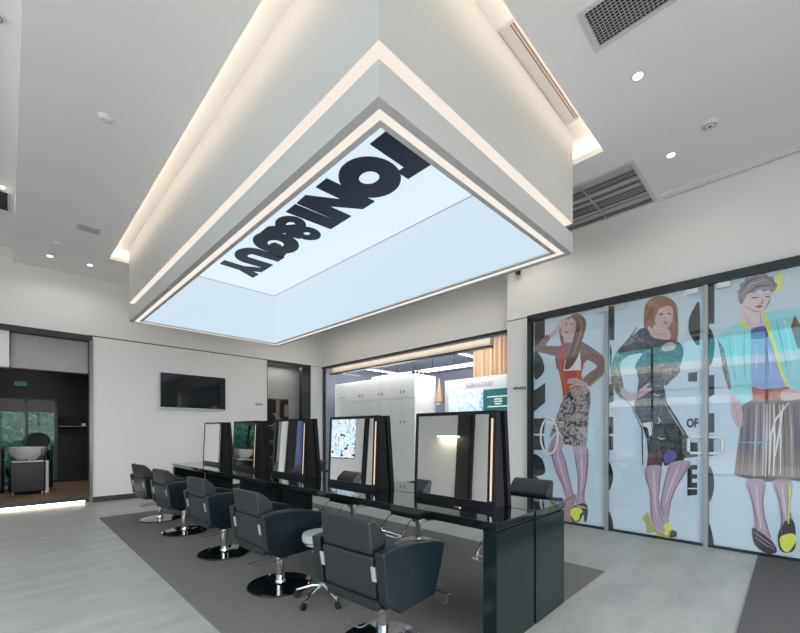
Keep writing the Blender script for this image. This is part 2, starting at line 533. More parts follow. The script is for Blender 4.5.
# hedge outside the wash room window
hb = bmesh.new()
for k in range(5200):
    x, z = random.uniform(-3.6, 2.4), random.uniform(-0.05, 2.6)
    y = 13.3 + random.uniform(-0.45, 0.5) + 0.2 * math.sin(x * 3) * math.sin(z * 4)
    n = Vector((random.uniform(-1, 1), random.uniform(-1.4, 0.2), random.uniform(-0.2, 1))).normalized()
    e1 = n.orthogonal().normalized()
    e2 = n.cross(e1)
    a = random.uniform(0, 6.28)
    u_ = math.cos(a) * e1 + math.sin(a) * e2
    v_ = n.cross(u_)
    s_ = random.uniform(0.05, 0.095)
    p = Vector((x, y, z))
    hb.faces.new([hb.verts.new(p + d) for d in (-u_ * s_, v_ * s_ * 0.45, u_ * s_, -v_ * s_ * 0.45)])
for (x0, x1) in ((-3.7, 2.5),):
    t_ = bmesh.ops.create_cube(hb, size=1)
    for v in t_['verts']:
        v.co = Vector(((x0 + x1) / 2 + v.co.x * (x1 - x0), 13.6 + v.co.y * 0.5, 1.2 + v.co.z * 2.65))
m_ = MB()
m_.bm = hb
o = m_.build('hedge', M['leaf'], smooth=False)
tag(o, 'dense green hedge outside the wash room window', 'hedge')

# wash unit
t = thing('wash_unit', 'black salon wash unit with a white basin behind the portal', 'wash basin', (0.27, 10.3, 0.12))
MB().box(-0.24, 0.24, -0.15, 0.35, 0.04, 0.60, 0.02).build('cabinet', M['satin'], t)
b = MB()
prof = [(0.06, 0.0), (0.18, 0.03), (0.26, 0.10), (0.30, 0.19), (0.31, 0.26), (0.29, 0.265), (0.27, 0.19), (0.22, 0.10), (0.10, 0.05), (0.0, 0.045)]
b.lathe([(r_ * 0.9, z_) for r_, z_ in prof], 32, (0, 0.02, 0.62))
b.box(-0.22, 0.22, -0.16, 0.20, 0.60, 0.63, 0.008)
b.build('basin', M['whiteg'], t)
MB().tube([(-0.08, -0.10, 0.63), (-0.09, -0.16, 0.76), (-0.05, -0.19, 0.82), (0.0, -0.17, 0.78), (-0.02, -0.15, 0.63)], 0.008).tube([(0.12, -0.1, 0.63), (0.19, -0.18, 0.74), (0.19, -0.18, 0.84)], 0.008).build('hose', M['rubber'], t)
MB().cyl((0.27, -0.05, 0.06), (0.27, -0.05, 0.62), 0.03).cyl((0.27, -0.05, 0.0), (0.27, -0.05, 0.08), 0.035).build('post', M['white'], t)
for fx, fy in ((-0.2, -0.1), (0.2, -0.1), (0.2, 0.3), (-0.2, 0.3)):
    MB().cyl((fx, fy, 0), (fx, fy, 0.05), 0.02).build('foot', M['chrome'], t)
t = thing('wash_chair', 'black reclining wash chair with a rounded back behind the white basin', 'chair', (0.25, 11.2, 0.12))
MB().box(-0.28, 0.28, -0.30, 0.35, 0.30, 0.48, 0.05, seg=3).build('seat', M['leather'], t)
b = MB()
b.lathe([(0.0, -0.03), (0.165, -0.03), (0.18, 0.0), (0.165, 0.03), (0.0, 0.03)], 28)
bmesh.ops.transform(b.bm, matrix=Matrix.Translation((0.20, -0.30, 0.99)) @ Matrix.Rotation(R(80), 4, 'X'), verts=b.bm.verts)
b.box(0.10, 0.30, -0.32, -0.26, 0.45, 0.85, 0.02)
b.build('backrest', M['satin'], t)
MB().box(-0.42, -0.30, -0.5, 0.3, 0.02, 0.85, 0.04).build('armrest', M['leather'], t)
MB().box(0.33, 0.42, -0.3, 0.3, 0.02, 0.80, 0.04).build('armrest', M['leather'], t)
MB().box(-0.24, 0.24, -0.24, 0.28, 0.0, 0.30, 0.02).build('base', M['satin'], t)

# ------------------------------------------------------------------ ceiling light box
BX0, BX1, BY0, BY1 = 1.394, 4.007, 1.552, 7.605
ZB = 3.083
t = thing('ceiling_light_box', 'large white two-tier ceiling box with glowing slots and a lit recess lettered TONI&GUY', 'light box', ((BX0 + BX1) / 2, (BY0 + BY1) / 2, ZB))
PX_, PY_ = (BX0 + BX1) / 2, (BY0 + BY1) / 2
L = lambda x0, x1, y0, y1: (x0 - PX_, x1 - PX_, y0 - PY_, y1 - PY_)
q = L(BX0, BX1, BY0, BY1)
IN = 0.157
MB().ring(*q, 0, IN, 3.388 - ZB, 4.284 - ZB).ring(*q, 0.13, IN, 3.27 - ZB, 3.39 - ZB).build('upper_tier', M['boxw'], t, smooth=False)
b = MB().ring(*q, 0, 0.058, 0.0, 3.283 - ZB).ring(*q, 0.058, 0.117, 0.012, 3.283 - ZB).ring(*q, 0.117, IN, 0.004, 3.283 - ZB)
b.build('lower_tier', M['boxw'], t, smooth=False)
MB().ring(*q, 0.004, 0.125, 3.384 - ZB, 3.388 - ZB).build('slot_light', M['warmled'], t, smooth=False)
MB().ring(*q, 0.0585, 0.1165, 0.004, 0.012).build('rim_light', M['rimled'], t, smooth=False)
MB().ring(*q, IN, IN + 0.012, 0.02, 4.06 - ZB).build('side_sheet', M['panelw'], t, smooth=False)
MB().box(q[0] + IN, q[1] - IN, q[2] + IN, q[3] - IN, 4.06 - ZB, 4.08 - ZB).build('top_sheet', M['panelc'], t, smooth=False)
MB().ring(*q, IN + 0.012, IN + 0.018, 4.050 - ZB, 4.058 - ZB).build('seam', M['greyp'], t, smooth=False)
# lettering on the underside of the top sheet: (along, up) metres; along -> +Y, up -> +X
LZ0, LZ1 = 4.048 - ZB, 4.060 - ZB
def ell(cx, cy, rx, ry, a0=0, a1=360, n=48):
    return [(cx + rx * math.cos(R(a0 + (a1 - a0) * k / n)), cy + ry * math.sin(R(a0 + (a1 - a0) * k / n))) for k in range(n + 1)]
def letter(polys=(), bands=(), name='letter'):
    b = MB()
    def xy(p):
        return (2.455 + p[1] - PX_, p[0] - PY_)
    for k, pl in enumerate(polys):
        b.prism([xy(p) for p in pl], 'Z', LZ0 + 0.0006 * k, LZ1)
    for k, (outer, inner) in enumerate(bands):
        tb = bmesh.new()
        for z in (LZ0 + 0.0004 + 0.0007 * k,):
            A = [tb.verts.new((*xy(p), z)) for p in outer]
            B = [tb.verts.new((*xy(p), z)) for p in inner]
            A2 = [tb.verts.new((*xy(p), LZ1)) for p in outer]
            B2 = [tb.verts.new((*xy(p), LZ1)) for p in inner]
            for i in range(len(A) - 1):
                tb.faces.new((A[i], A[i + 1], B[i + 1], B[i]))
                tb.faces.new((A[i], A[i + 1], A2[i + 1], A2[i]))
                tb.faces.new((B[i], B[i + 1], B2[i + 1], B2[i]))
        b.merge(tb)
    return b.build(name, M['ink'], t, smooth=False)
letter([[(2.63, 0), (2.855, 0), (2.855, 0.47), (2.955, 0.47), (2.955, 0.63), (2.53, 0.63), (2.53, 0.47), (2.63, 0.47)]])
letter(bands=[(ell(3.25, 0.335, 0.345, 0.335), ell(3.245, 0.32, 0.125, 0.10))])
letter([[(3.58, 0), (3.79, 0), (3.775, 0.36), (4.01, 0), (4.22, 0.01), (4.195, 0.65), (3.985, 0.65), (4.0, 0.31), (3.75, 0.65), (3.53, 0.65)]])
letter([[(4.255, 0.01), (4.48, 0.01), (4.43, 0.65), (4.21, 0.65)]])
letter([[(4.60, 0.31), (4.80, 0.43), (5.21, 0.02), (4.98, 0.02)], [(4.86, 0.22), (5.02, 0.30), (4.97, 0.50), (4.86, 0.44)]],
       [(ell(4.72, 0.21, 0.225, 0.19), ell(4.71, 0.205, 0.075, 0.055)), (ell(4.765, 0.495, 0.175, 0.185), ell(4.77, 0.49, 0.05, 0.045))])
letter([[(5.42, 0.27), (5.665, 0.36), (5.69, 0.50), (5.72, 0.52), (5.70, 0.62), (5.55, 0.60), (5.34, 0.40), (5.33, 0.30)]],
       [(ell(5.335, 0.325, 0.33, 0.32, 40, 375), ell(5.35, 0.325, 0.12, 0.115, 40, 375))])
letter([[(5.70, 0.25), (5.91, 0.25), (5.885, 0.64), (5.67, 0.64)], [(6.075, 0.25), (6.30, 0.25), (6.285, 0.645), (6.065, 0.645)]],
       [(ell(5.995, 0.26, 0.30, 0.245, 178, 362), ell(5.992, 0.255, 0.085, 0.06, 178, 362))])
letter([[(6.455, 0.01), (6.63, 0.01), (6.65, 0.33), (6.82, 0.645), (6.61, 0.655), (6.545, 0.51), (6.47, 0.645), (6.27, 0.645), (6.46, 0.33)]])

# cove lights lying in the pocket round the opening
for (nm, q2, lab) in (('a', (OX0 - 0.03, OX0 - 0.002, OY0, OY1), 'warm cove light hidden above the left long edge of the ceiling opening'),
                      ('b', (OX1 + 0.11, OX1 + 0.14, OY0, OY1), 'warm cove light hidden above the right long edge of the ceiling opening'),
                      ('c', (OX0, OX1, OY0 - 0.03, OY0 - 0.002), 'warm cove light hidden above the near short edge of the ceiling opening'),
                      ('d', (OX0, OX1, OY1 + 0.11, OY1 + 0.14), 'warm cove light hidden above the far short edge of the ceiling opening')):
    o = MB().box(*q2, HC + 0.062, HC + 0.085).build('cove_light', M['coveled'])
    tag(o, lab, 'light', 'cove lights')

# ------------------------------------------------------------------ ceiling fittings
def downlight(x, y, z, lab, power=5):
    t = thing('downlight', lab, 'downlight', (x, y, z), 0, 'recessed downlights')
    MB().lathe([(0.031, -0.001), (0.044, -0.004), (0.05, -0.001), (0.05, 0.0)], 28).build('trim_ring', M['ventf'], t)
    MB().lathe([(0.0, -0.006), (0.031, -0.006), (0.031, -0.002)], 24).build('lens', M['lampon'], t)
    l = bpy.data.lights.new('downlight_beam', 'SPOT')
    l.energy, l.spot_size, l.spot_blend, l.shadow_soft_size, l.color = power, R(165), 0.6, 0.04, (1, 0.96, 0.9)
    lo = bpy.data.objects.new('beam', l)
    C.objects.link(lo)
    lo.parent = t
    lo.location = (0, 0, -0.03)
for k, lab in enumerate(('first', 'second', 'third', 'fourth', 'fifth')):  # unseen row, added to light the upper wall behind the box
    downlight(4.95, 2.7 + 1.3 * k, HC, lab + ' of five added downlights, unseen behind the ceiling light box, washing the upper wall', 15)
downlight(3.51, 0.856, HC, 'small lit downlight between the square-grid vent and the light box')
downlight(4.75, 0.864, HC, 'small lit downlight beside the wide slatted vent')
downlight(0.477, 8.367, HC, 'left one of the two lit downlights near the television wall')
downlight(0.979, 8.344, HC, 'right one of the two lit downlights near the television wall')
downlight(-0.055, 6.854, 4.30, 'lit downlight in the raised ceiling at the left edge')
def disc(nm, x, y, z, r, lab, cat, slots=False):
    t = thing(nm, lab, cat, (x, y, z))
    MB().lathe([(0.0, -0.035), (r * 0.6, -0.035), (r * 0.9, -0.022), (r, -0.006), (r, 0.0)], 32).build('body', M['plast'], t)
    if slots:
        MB().lathe([(0.0, -0.037), (r * 0.2, -0.037), (r * 0.22, -0.034), (0.0, -0.034)], 16).build('sensor', M['base'], t)
        MB().lathe([(r * 0.70, -0.0325), (r * 0.76, -0.0315), (r * 0.78, -0.030), (r * 0.70, -0.030)], 32).build('slot_ring', M['shade'], t)
disc('smoke_detector', 4.507, 0.524, HC, 0.06, 'round white smoke detector on the ceiling above the posters', 'smoke detector', True)
disc('smoke_detector', -0.075, 4.036, 4.30, 0.065, 'round white smoke detector in the top left corner', 'smoke detector', True)
disc('ceiling_disc', 0.613, 4.323, HC, 0.055, 'round white cover alone on the left ceiling panel', 'ceiling fitting')
disc('ceiling_disc', 0.528, 7.706, HC, 0.055, 'round white cover beside the two downlights and small vent', 'ceiling fitting')

t = thing('grid_vent', 'dark square-grid air vent at the top edge of the ceiling', 'vent', (2.88, 0.62, HC))
MB().ring(-0.185, 0.185, -0.45, 0.395, 0, 0.032, -0.012, 0.0).build('frame', M['ventf'], t, smooth=False)
MB().box(-0.15, 0.15, -0.42, 0.36, -0.002, 0.0).build('backing', M['dark'], t)
b = MB()
for k in range(13):
    x = -0.15 + 0.025 * k
    b.box(x - 0.0022, x + 0.0022, -0.42, 0.363, -0.009, -0.003)
for k in range(33):
    y = -0.42 + 0.0245 * k
    b.box(-0.153, 0.153, y - 0.0022, y + 0.0022, -0.008, -0.003)
b.build('grille', M['ventm'], t, smooth=False)

t = thing('louvre_vent', 'wide slatted return-air vent beside the light box', 'vent', (5.05, 1.75, HC))
MB().ring(-0.50, 0.52, -0.60, 0.50, 0, 0.035, -0.012, 0.0).build('frame', M['ventf'], t, smooth=False)
MB().box(-0.465, 0.485, -0.565, 0.465, -0.002, 0.0).build('backing', M['base'], t)
b = MB()
for k in range(24):
    x = -0.455 + 0.0403 * k
    ang = random.choice((8, 20, -12, 30, -25))
    b.box(-0.0145, 0.0145, -0.565, 0.465, -0.0015, 0.0015, rot=Matrix.Translation((x, 0, -0.012)) @ Matrix.Rotation(R(ang), 4, 'Y'))
b.build('slat', M['ventm'], t, smooth=False)
MB().box(-0.465, 0.485, -0.06, -0.045, -0.036, -0.030).build('crossbar', M['ventm'], t)

t = thing('slot_vent', 'long narrow slot vent along the ceiling edge above the posters', 'vent', (5.53, 0.50, HC))
MB().ring(-0.075, 0.075, -0.62, 0.60, 0, 0.022, -0.008, 0.0).build('frame', M['ceil'], t, smooth=False)
MB().box(0.045, 0.051, -0.59, 0.575, -0.006, -0.004).box(-0.052, 0.052, -0.598, -0.590, -0.006, -0.004).build('gap', M['shade'], t)
MB().box(-0.055, 0.055, -0.60, 0.58, -0.004, 0.0).build('louvre', M['ceil'], t)

t = thing('linear_cove_vent', 'slim linear air vent in the glowing cove beside the light box', 'vent', (3.20, 1.47, 4.285))
MB().box(-0.62, 0.64, -0.05, 0.07, -0.010, 0.0).build('plate', M['ventf'], t)
for y_ in (-0.036, -0.016):
    MB().box(-0.60, 0.61, y_ - 0.005, y_ + 0.005, -0.012, -0.009).build('slot', M['curtain'], t)

t = thing('small_vent', 'small rectangular vent on the left ceiling panel near the television wall', 'vent', (0.79, 6.86, HC))
MB().ring(-0.13, 0.13, -0.10, 0.10, 0, 0.02, -0.01, 0.0).build('frame', M['ventf'], t, smooth=False)
MB().box(-0.11, 0.11, -0.08, 0.08, -0.002, 0).build('backing', M['shade'], t)
b = MB()
for k in range(6):
    b.box(-0.11, 0.11, -0.0015, 0.0015, -0.011, 0.011, rot=Matrix.Translation((0, -0.066 + 0.026 * k, -0.012)) @ Matrix.Rotation(R(40), 4, 'X'))
b.build('slat', M['ventm'], t, smooth=False)
t = thing('dark_vent', 'dark slatted vent in the raised ceiling at the left edge', 'vent', (-0.45, 7.23, 4.30))
MB().ring(-0.5, 0.48, -0.3, 0.3, 0, 0.03, -0.01, 0.0).build('frame', M['ventf'], t, smooth=False)
MB().box(-0.47, 0.45, -0.27, 0.27, -0.002, 0).build('backing', M['dark'], t)
b = MB()
for k in range(14):
    b.box(-0.47, 0.45, -0.0015, 0.0015, -0.011, 0.011, rot=Matrix.Translation((0, -0.25 + 0.038 * k, -0.014)) @ Matrix.Rotation(R(35), 4, 'X'))
b.build('slat', M['line'], t, smooth=False)

t = thing('wall_camera', 'small black camera on the upper wall right of the light box', 'camera', (WX, 3.0, 3.77))
MB().box(-0.03, 0.0, -0.035, 0.035, -0.035, 0.035, 0.006).build('mount', M['satin'], t)
MB().cyl((-0.02, 0.02, 0.0), (-0.11, -0.06, -0.02), 0.032).build('body', M['satin'], t)

# ------------------------------------------------------------------ television and wall lettering
t = thing('television', 'wall-mounted flat black television with a silver lower edge on the white wall', 'television', (2.805, WY - 0.021, 2.13))
MB().box(-0.645, 0.645, -0.055, -0.012, -0.365, 0.365, 0.004).build('casing', M['silver'], t)
MB().box(-0.635, 0.645, -0.058, -0.052, -0.335, 0.362, 0.002).build('screen', M['screen'], t)
MB().box(-0.3, 0.3, -0.014, 0.0, -0.2, 0.2).build('bracket', M['satin'], t)
o = text_mesh('wall_letters', 'SAA', 0.09, M['line'], None, on_y(4.27, WY - 0.003, 1.97 - 0.02), 0.003, sx=1.15)
tag(o, 'small dark letters on the white wall beside the passage', 'lettering')
o = text_mesh('area_letters', 'VIPAREA', 0.066, M['line'], None, on_x(WX - 0.003, 2.985, 1.97), 0.003, 0.001, sx=0.9)
tag(o, 'small dark letters VIPAREA on the white pillar beside the posters', 'lettering')

# ------------------------------------------------------------------ passage graphic
t = thing('passage_poster', 'tall black and tan graphic poster on the passage wall', 'poster', (5.0, 9.598, 0))
MB().box(-0.5, 0.35, -0.02, 0, 0.12, 2.17).build('backing', ramp_mat('tan_print', 'noise', 2.2, [(0, (0.17, 0.14, 0.10)), (0.45, (0.28, 0.22, 0.15)), (0.55, (0.20, 0.21, 0.17)), (0.62, (0.35, 0.18, 0.07))], 0.6, 2.0), t)
b = MB()
b.box(-0.27, -0.02, -0.024, -0.02, 1.78, 2.14)
for k in range(4):
    z = 1.62 - 0.40 * k
    b.prism([(-0.27 + p[0] * 0.25, z + p[1] * 0.17) for p in ell(0, 0, 1, 1, -90, 90, 16)], 'Y', -0.024, -0.02)
    b.box(-0.27, -0.06, -0.024, -0.02, z - 0.235, z - 0.19)
b.prism([(0.12, 2.14), (0.33, 2.14), (0.33, 2.02), (0.22, 2.02), (0.22, 1.70), (0.33, 1.70), (0.33, 1.55), (0.16, 1.58), (0.08, 1.70), (0.08, 2.0)], 'Y', -0.024, -0.02)
b.build('black_shapes', M['dark'], t)

# ------------------------------------------------------------------ glazed room on the right
vx0, vx1, vy0, vy1, VZ = VX + 0.15, 10.6, 2.6, 9.9, 3.32
struct(MB().box(VX + 0.15, vx1 + 0.15, vy0 - 0.15, vy1 + 0.1, VZ, VZ + 0.1).build('ceiling_glazed_room', M['vipceil']))
struct(MB().box(vx1, vx1 + 0.15, vy0, vy1, 0, VZ).box(VX + 0.15, vx1, vy1, vy1 + 0.1, 0, VZ).box(VX + 0.15, vx1, vy0 - 0.15, vy0, 0, VZ).build('wall_room_back', M['blueg']))
w4 = struct(MB().box(VX + 0.02, VX + 0.10, 8.99, 9.04, 0, 3.0).box(VX + 0.0, VX + 0.12, 3.42, WY, 3.0, 3.05).box(VX + 0.02, VX + 0.08, 3.42, 3.45, 0, 3.0).build('window_4', M['steel']))
MB().box(VX + 0.06, VX + 0.068, 3.45, 8.99, 0.0, 3.0).build('pane', M['glassv'], w4)
t = thing('timber_pelmet', 'pale timber pelmet running inside the top of the glazed opening', 'pelmet', (6.30, 6.45, 2.88))
MB().box(-0.06, 0.06, -2.55, 2.5, 0, 0.42).build('board', M['oak'], t)
MB().box(-0.07, 0.07, -2.55, 2.5, -0.03, 0.0).build('dark_edge', M['steel'], t)
b = MB()
pts, back = [], []
N_ = 120
for k in range(N_ + 1):
    y = 3.95 + 0.95 * k / N_
    pts.append((7.18 + 0.045 * math.sin(k / N_ * 2 * math.pi * 9) + 0.01 * math.sin(k * 0.7), y))
poly = pts + [(p[0] + 0.01, p[1]) for p in pts[::-1]]
b.prism(poly, 'Z', 0.05, 3.25)
tag(b.build('curtain', M['curtain']), 'tan pleated curtain at the right end of the glazed opening', 'curtain')

# white cupboards
t = thing('white_cupboards', 'tall white cupboard wall with paired knobs behind the glazed opening', 'cupboard', (6.5, 7.53, 0))
MB().box(0.0, 0.72, -1.53, 1.53, 0, 2.61, 0.004).build('carcass', M['white'], t)
for k in range(4):
    y0 = -1.525 + 0.7625 * k
    for h in range(2):
        ya = y0 + 0.381 * h
        for (z0, z1, hz) in ((0.06, 2.06, 1.51), (2.08, 2.59, 2.21)):
            d = MB().box(-0.018, 0.0, ya + 0.003, ya + 0.378, z0, z1, 0.002).build('door', M['white'], t)
            ky = ya + (0.32 if h == 0 else 0.06)
            MB().cyl((-0.018, ky, hz), (-0.045, ky, hz), 0.013, 0.016, 12).box(-0.026, -0.018, ky - 0.012, ky + 0.012, hz + 0.02, hz + 0.045).build('knob', M['gsteel'], d)
t = thing('cupboard_ornaments', 'row of small dark objects on top of the white cupboards', 'ornaments', (6.9, 6.15, 2.61))
del t['label'], t['category']
bpy.data.objects.remove(t)
for k, lab in enumerate(('leftmost small dark bottle on top of the white cupboard end', 'second small dark bottle on top of the white cupboard end', 'third small dark bottle on top of the white cupboard end', 'rightmost small dark bottle on top of the white cupboard end')):
    t = thing('bottle', lab, 'bottle', (6.56 + 0.13 * k, 6.12, 2.61), 0, 'bottles on the cupboards')
    MB().lathe([(0.0, 0), (0.04, 0), (0.042, 0.06 + 0.01 * (k % 2)), (0.02, 0.085), (0.0, 0.085)], 16).build('body', M['satin'], t)
    MB().lathe([(0.0, 0.085), (0.016, 0.085), (0.016, 0.11), (0.0, 0.11)], 12).build('cap', M['satin'], t)

# brand display
t = thing('product_display', 'white product display with a lettered header, lit photo and teal panel', 'display', (6.62, 4.35, 0))
MB().box(0.0, 0.4, -0.95, 0.90, 0, 2.38, 0.004).build('cabinet', M['white'], t)
text_mesh('header_letters', 'K\u00c9RASTASE', 0.135, M['greyp'], t, on_x(-0.003, 0.04, 2.235), 0.003, -0.003, sx=0.92)
p = MB().box(-0.02, 0.0, -0.06, 0.80, 1.40, 2.11, 0.003).build('lit_photo', M['litpic'], t)
MB().box(-0.024, -0.02, 0.02, 0.78, 1.42, 2.07).build('print', ramp_mat('cool_portrait_print', 'noise', 2.6, [(0, (0.82, 0.88, 0.94)), (0.48, (0.50, 0.66, 0.80)), (0.56, (0.80, 0.87, 0.93)), (0.66, (0.10, 0.20, 0.32))], 0.3, 1.8, 0.5), p)
p = MB().box(-0.02, 0.0, -0.72, -0.07, 1.40, 2.12, 0.003).build('teal_panel', M['tealsign'], t)
b = MB()
for (z, w_) in ((1.97, 0.48), (1.92, 0.16), (1.875, 0.18), (1.83, 0.14), (1.78, 0.46)):
    b.box(-0.024, -0.02, -0.40 - w_ / 2, -0.40 + w_ / 2, z - 0.012, z + 0.012)
b.build('printed_lines', M['whiteink'], p)

# brown bottle-shaped pendant between the cupboards and display
t = thing('pendant_lamp', 'slim dark pendant lamp hanging between cupboards and product display', 'lamp', (7.1, 5.80, 1.98))
MB().lathe([(0.0, 0.0), (0.10, 0.0), (0.085, 0.12), (0.05, 0.3), (0.022, 0.45), (0.015, 0.55), (0.0, 0.55)], 24).build('shade', M['curtain'], t)
MB().cyl((0, 0, 0.55), (0, 0, VZ - 2.02), 0.005, n=6).build('cord', M['satin'], t)
MB().lathe([(0.0, -0.06), (0.07, -0.06), (0.07, 0.0), (0.0, 0.0)], 20).build('diffuser', M['white'], t)
# suspended tubes
def susp(x0, y0, x1, y1, z, lab, wires):
    t = thing('linear_lamp', lab, 'lamp', (x0, y0, z), 0, 'linear lamps in the glazed room')
    dx, dy = x1 - x0, y1 - y0
    l = math.hypot(dx, dy)
    rot = Matrix.Rotation(math.atan2(dy, dx), 4, 'Z')
    MB().box(0, l, -0.035, 0.035, -0.03, 0.0, rot=rot).build('diffuser', M['viplamp'], t)
    MB().box(0, l, -0.04, 0.04, 0.0, 0.04, rot=rot).build('housing', M['white'], t)
    if wires:
        for k in range(wires):
            f_ = (k + 0.5) / wires
            MB().cyl((dx * f_, dy * f_, 0.04), (dx * f_ + 0.04 * (-1) ** k, dy * f_ + 0.05 * (-1) ** k, VZ - z - 0.025), 0.009, n=6).build('wire', M['satin'], t)
susp(7.5, 3.4, 7.5, 8.6, 2.83, 'long lit linear lamp hung on wires above the cupboards', 8)
susp(7.4, 9.3, 10.2, 9.3, 3.24, 'lit linear lamp along the far ceiling edge of the glazed room', 0)
susp(7.6, 5.8, 10.2, 5.8, 3.24, 'lit linear lamp across the middle of the glazed room ceiling', 0)
susp(7.6, 3.4, 10.2, 3.4, 3.24, 'lit linear lamp across the ceiling behind the tan curtain', 0)
area_light('added_cupboard_fill', (6.42, 6.3, 2.98), (0, R(-62), 0), 0.10, 5.0, 135, (1, 0.98, 0.95))  # added to brighten the cupboard fronts, has no fixture
area_light('added_pelmet_fill', (6.17, 6.3, 2.99), (0, R(-50), 0), 0.03, 5.0, 2.6, (1, 0.95, 0.88))  # added light for the pelmet board, no fitting behind it
area_light('added_room_fill', (8.9, 5.6, 3.2), (0, 0, 0), 0.5, 4.0, 35, (0.95, 0.97, 1.0))  # fill light added for the whole glazed room, without a fitting
area_light('passage_lamp', (5.0, 9.35, 3.0), (0, 0, 0), 0.9, 0.2, 3.5, (1, 0.98, 0.95))
area_light('wash_room_lamp', (0.2, 10.4, 2.9), (0, 0, 0), 1.2, 1.6, 12, (1, 0.97, 0.93))

# ------------------------------------------------------------------ styling desk (two halves back to back)
DT = 0.767
DY0, DY1 = 1.21, 7.33
def desk(x0, x1, lab):
    t = thing('styling_desk', lab, 'desk', ((x0 + x1) / 2, (DY0 + DY1) / 2, 0), R(0.5), 'long black styling desk halves')
    hx, hy = (x1 - x0) / 2, (DY1 - DY0) / 2
    MB().box(-hx, hx, -hy, hy, DT - 0.045, DT, 0.003).build('top', M['gloss'], t)
    MB().box(-hx + 0.015, hx - 0.015, -hy + 0.02, hy - 0.02, DT - 0.058, DT - 0.045).build('underframe', M['satin'], t)
    for (a, b_) in ((-hy, -hy + 0.095), (hy - 0.095, hy), (0.35, 0.44)):
        MB().box(-hx + 0.003, hx - 0.003, a + 0.003, b_, 0.008, DT - 0.058, 0.002).build('leg_panel', M['glossend'], t)
    return t
desk(1.978, 2.457, 'black gloss half of the styling desk facing the front row of chairs')
desk(2.474, 2.949, 'black gloss half of the styling desk on the poster side')
o = MB().box(-0.03, 0.03, -0.008, 0.008, 0, 0.006, 0.0015).build('brass_plaque', M['gold'])
o.location = (2.235, 1.66, DT)
o.rotation_euler = (0, 0, R(75))
tag(o, 'tiny brass plaque lying on the black desk in front of the nearest mirror', 'plaque')

# styling mirrors standing astride the desk
def mirror_tower():
    t = thing('styling_mirror', '', 'mirror', (0, 0, 0), 0, 'styling mirrors on the desk')
    W, HM = 0.37, 0.68       # half width, height
    # leaning front and rear leaves with a dark core: base x -0.11..0.11, top -0.085..0.025 measured from the axis
    def leaf(sg):
        xb, xt, th = 0.11 * sg, 0.052 * sg if sg > 0 else -0.082, 0.034
        b = MB()
        b.prism([(xb, 0), (xb - th * sg, 0), (xt - th * sg, HM), (xt, HM)], 'Y', -W, W, 0.003)
        f = b.build('leaf', M['satin'], t)
        nx = (xt - xb) / HM
        def px(z, off): return xb + nx * z + off * sg
        y0, y1, z0, z1 = -W + 0.056, W - 0.024, 0.045, HM - 0.026
        if sg > 0:
            y0, y1 = -y1, -y0
        g = MB()
        g.prism([(px(z0, 0.003), z0), (px(z0, -0.003), z0), (px(z1, -0.003), z1), (px(z1, 0.003), z1)], 'Y', y0, y1)
        g.build('mirror_glass', M['mirror'], f)
        r = MB()
        for (ya, yb, za, zb) in ((-W, W, 0, z0), (-W, W, z1, HM), (y0 - 0.008, y0, z0, z1), (y1, y1 + 0.008, z0, z1), (-W, -W + 0.016, z0, z1), (W - 0.016, W, z0, z1)):
            r.prism([(px(za, 0.008), za), (px(za, 0), za), (px(zb, 0), zb), (px(zb, 0.008), zb)], 'Y', ya, yb)
        r.build('frame', M['satin'], f, smooth=False)
        ys = (-W + 0.024, -W + 0.038) if sg < 0 else (W - 0.038, W - 0.024)
        l = MB()
        l.prism([(px(z0 + 0.01, 0.004), z0 + 0.01), (px(z0 + 0.01, -0.002), z0 + 0.01), (px(z1 - 0.03, -0.002), z1 - 0.03), (px(z1 - 0.03, 0.004), z1 - 0.03)], 'Y', *ys)
        l.build('light_strip', M['mirled'], f)
    leaf(-1)
    leaf(1)
    MB().prism([(-0.075, 0.0), (0.075, 0.0), (0.02, HM - 0.01), (-0.05, HM - 0.01)], 'Y', -W + 0.03, W - 0.03).build('core', M['dark'], t)
    return t
mt = mirror_tower()
mlabs = ['nearest black-framed styling mirror on the desk, reflecting a lamp', 'second black-framed mirror from the near end, reflecting a bright screen',
         'middle black-framed mirror of five on the styling desk', 'second black-framed mirror from the far end, in front of the passage', 'farthest black-framed mirror on the desk, against the white wall']
for k, (y, lab) in enumerate(zip((1.80, 3.01, 4.22, 5.45, 6.68), mlabs)):
    if k == 0:
        mt.location = (2.452, y, DT)
        mt['label'] = lab
    else:
        dup(mt, lab, (2.452, y, DT))

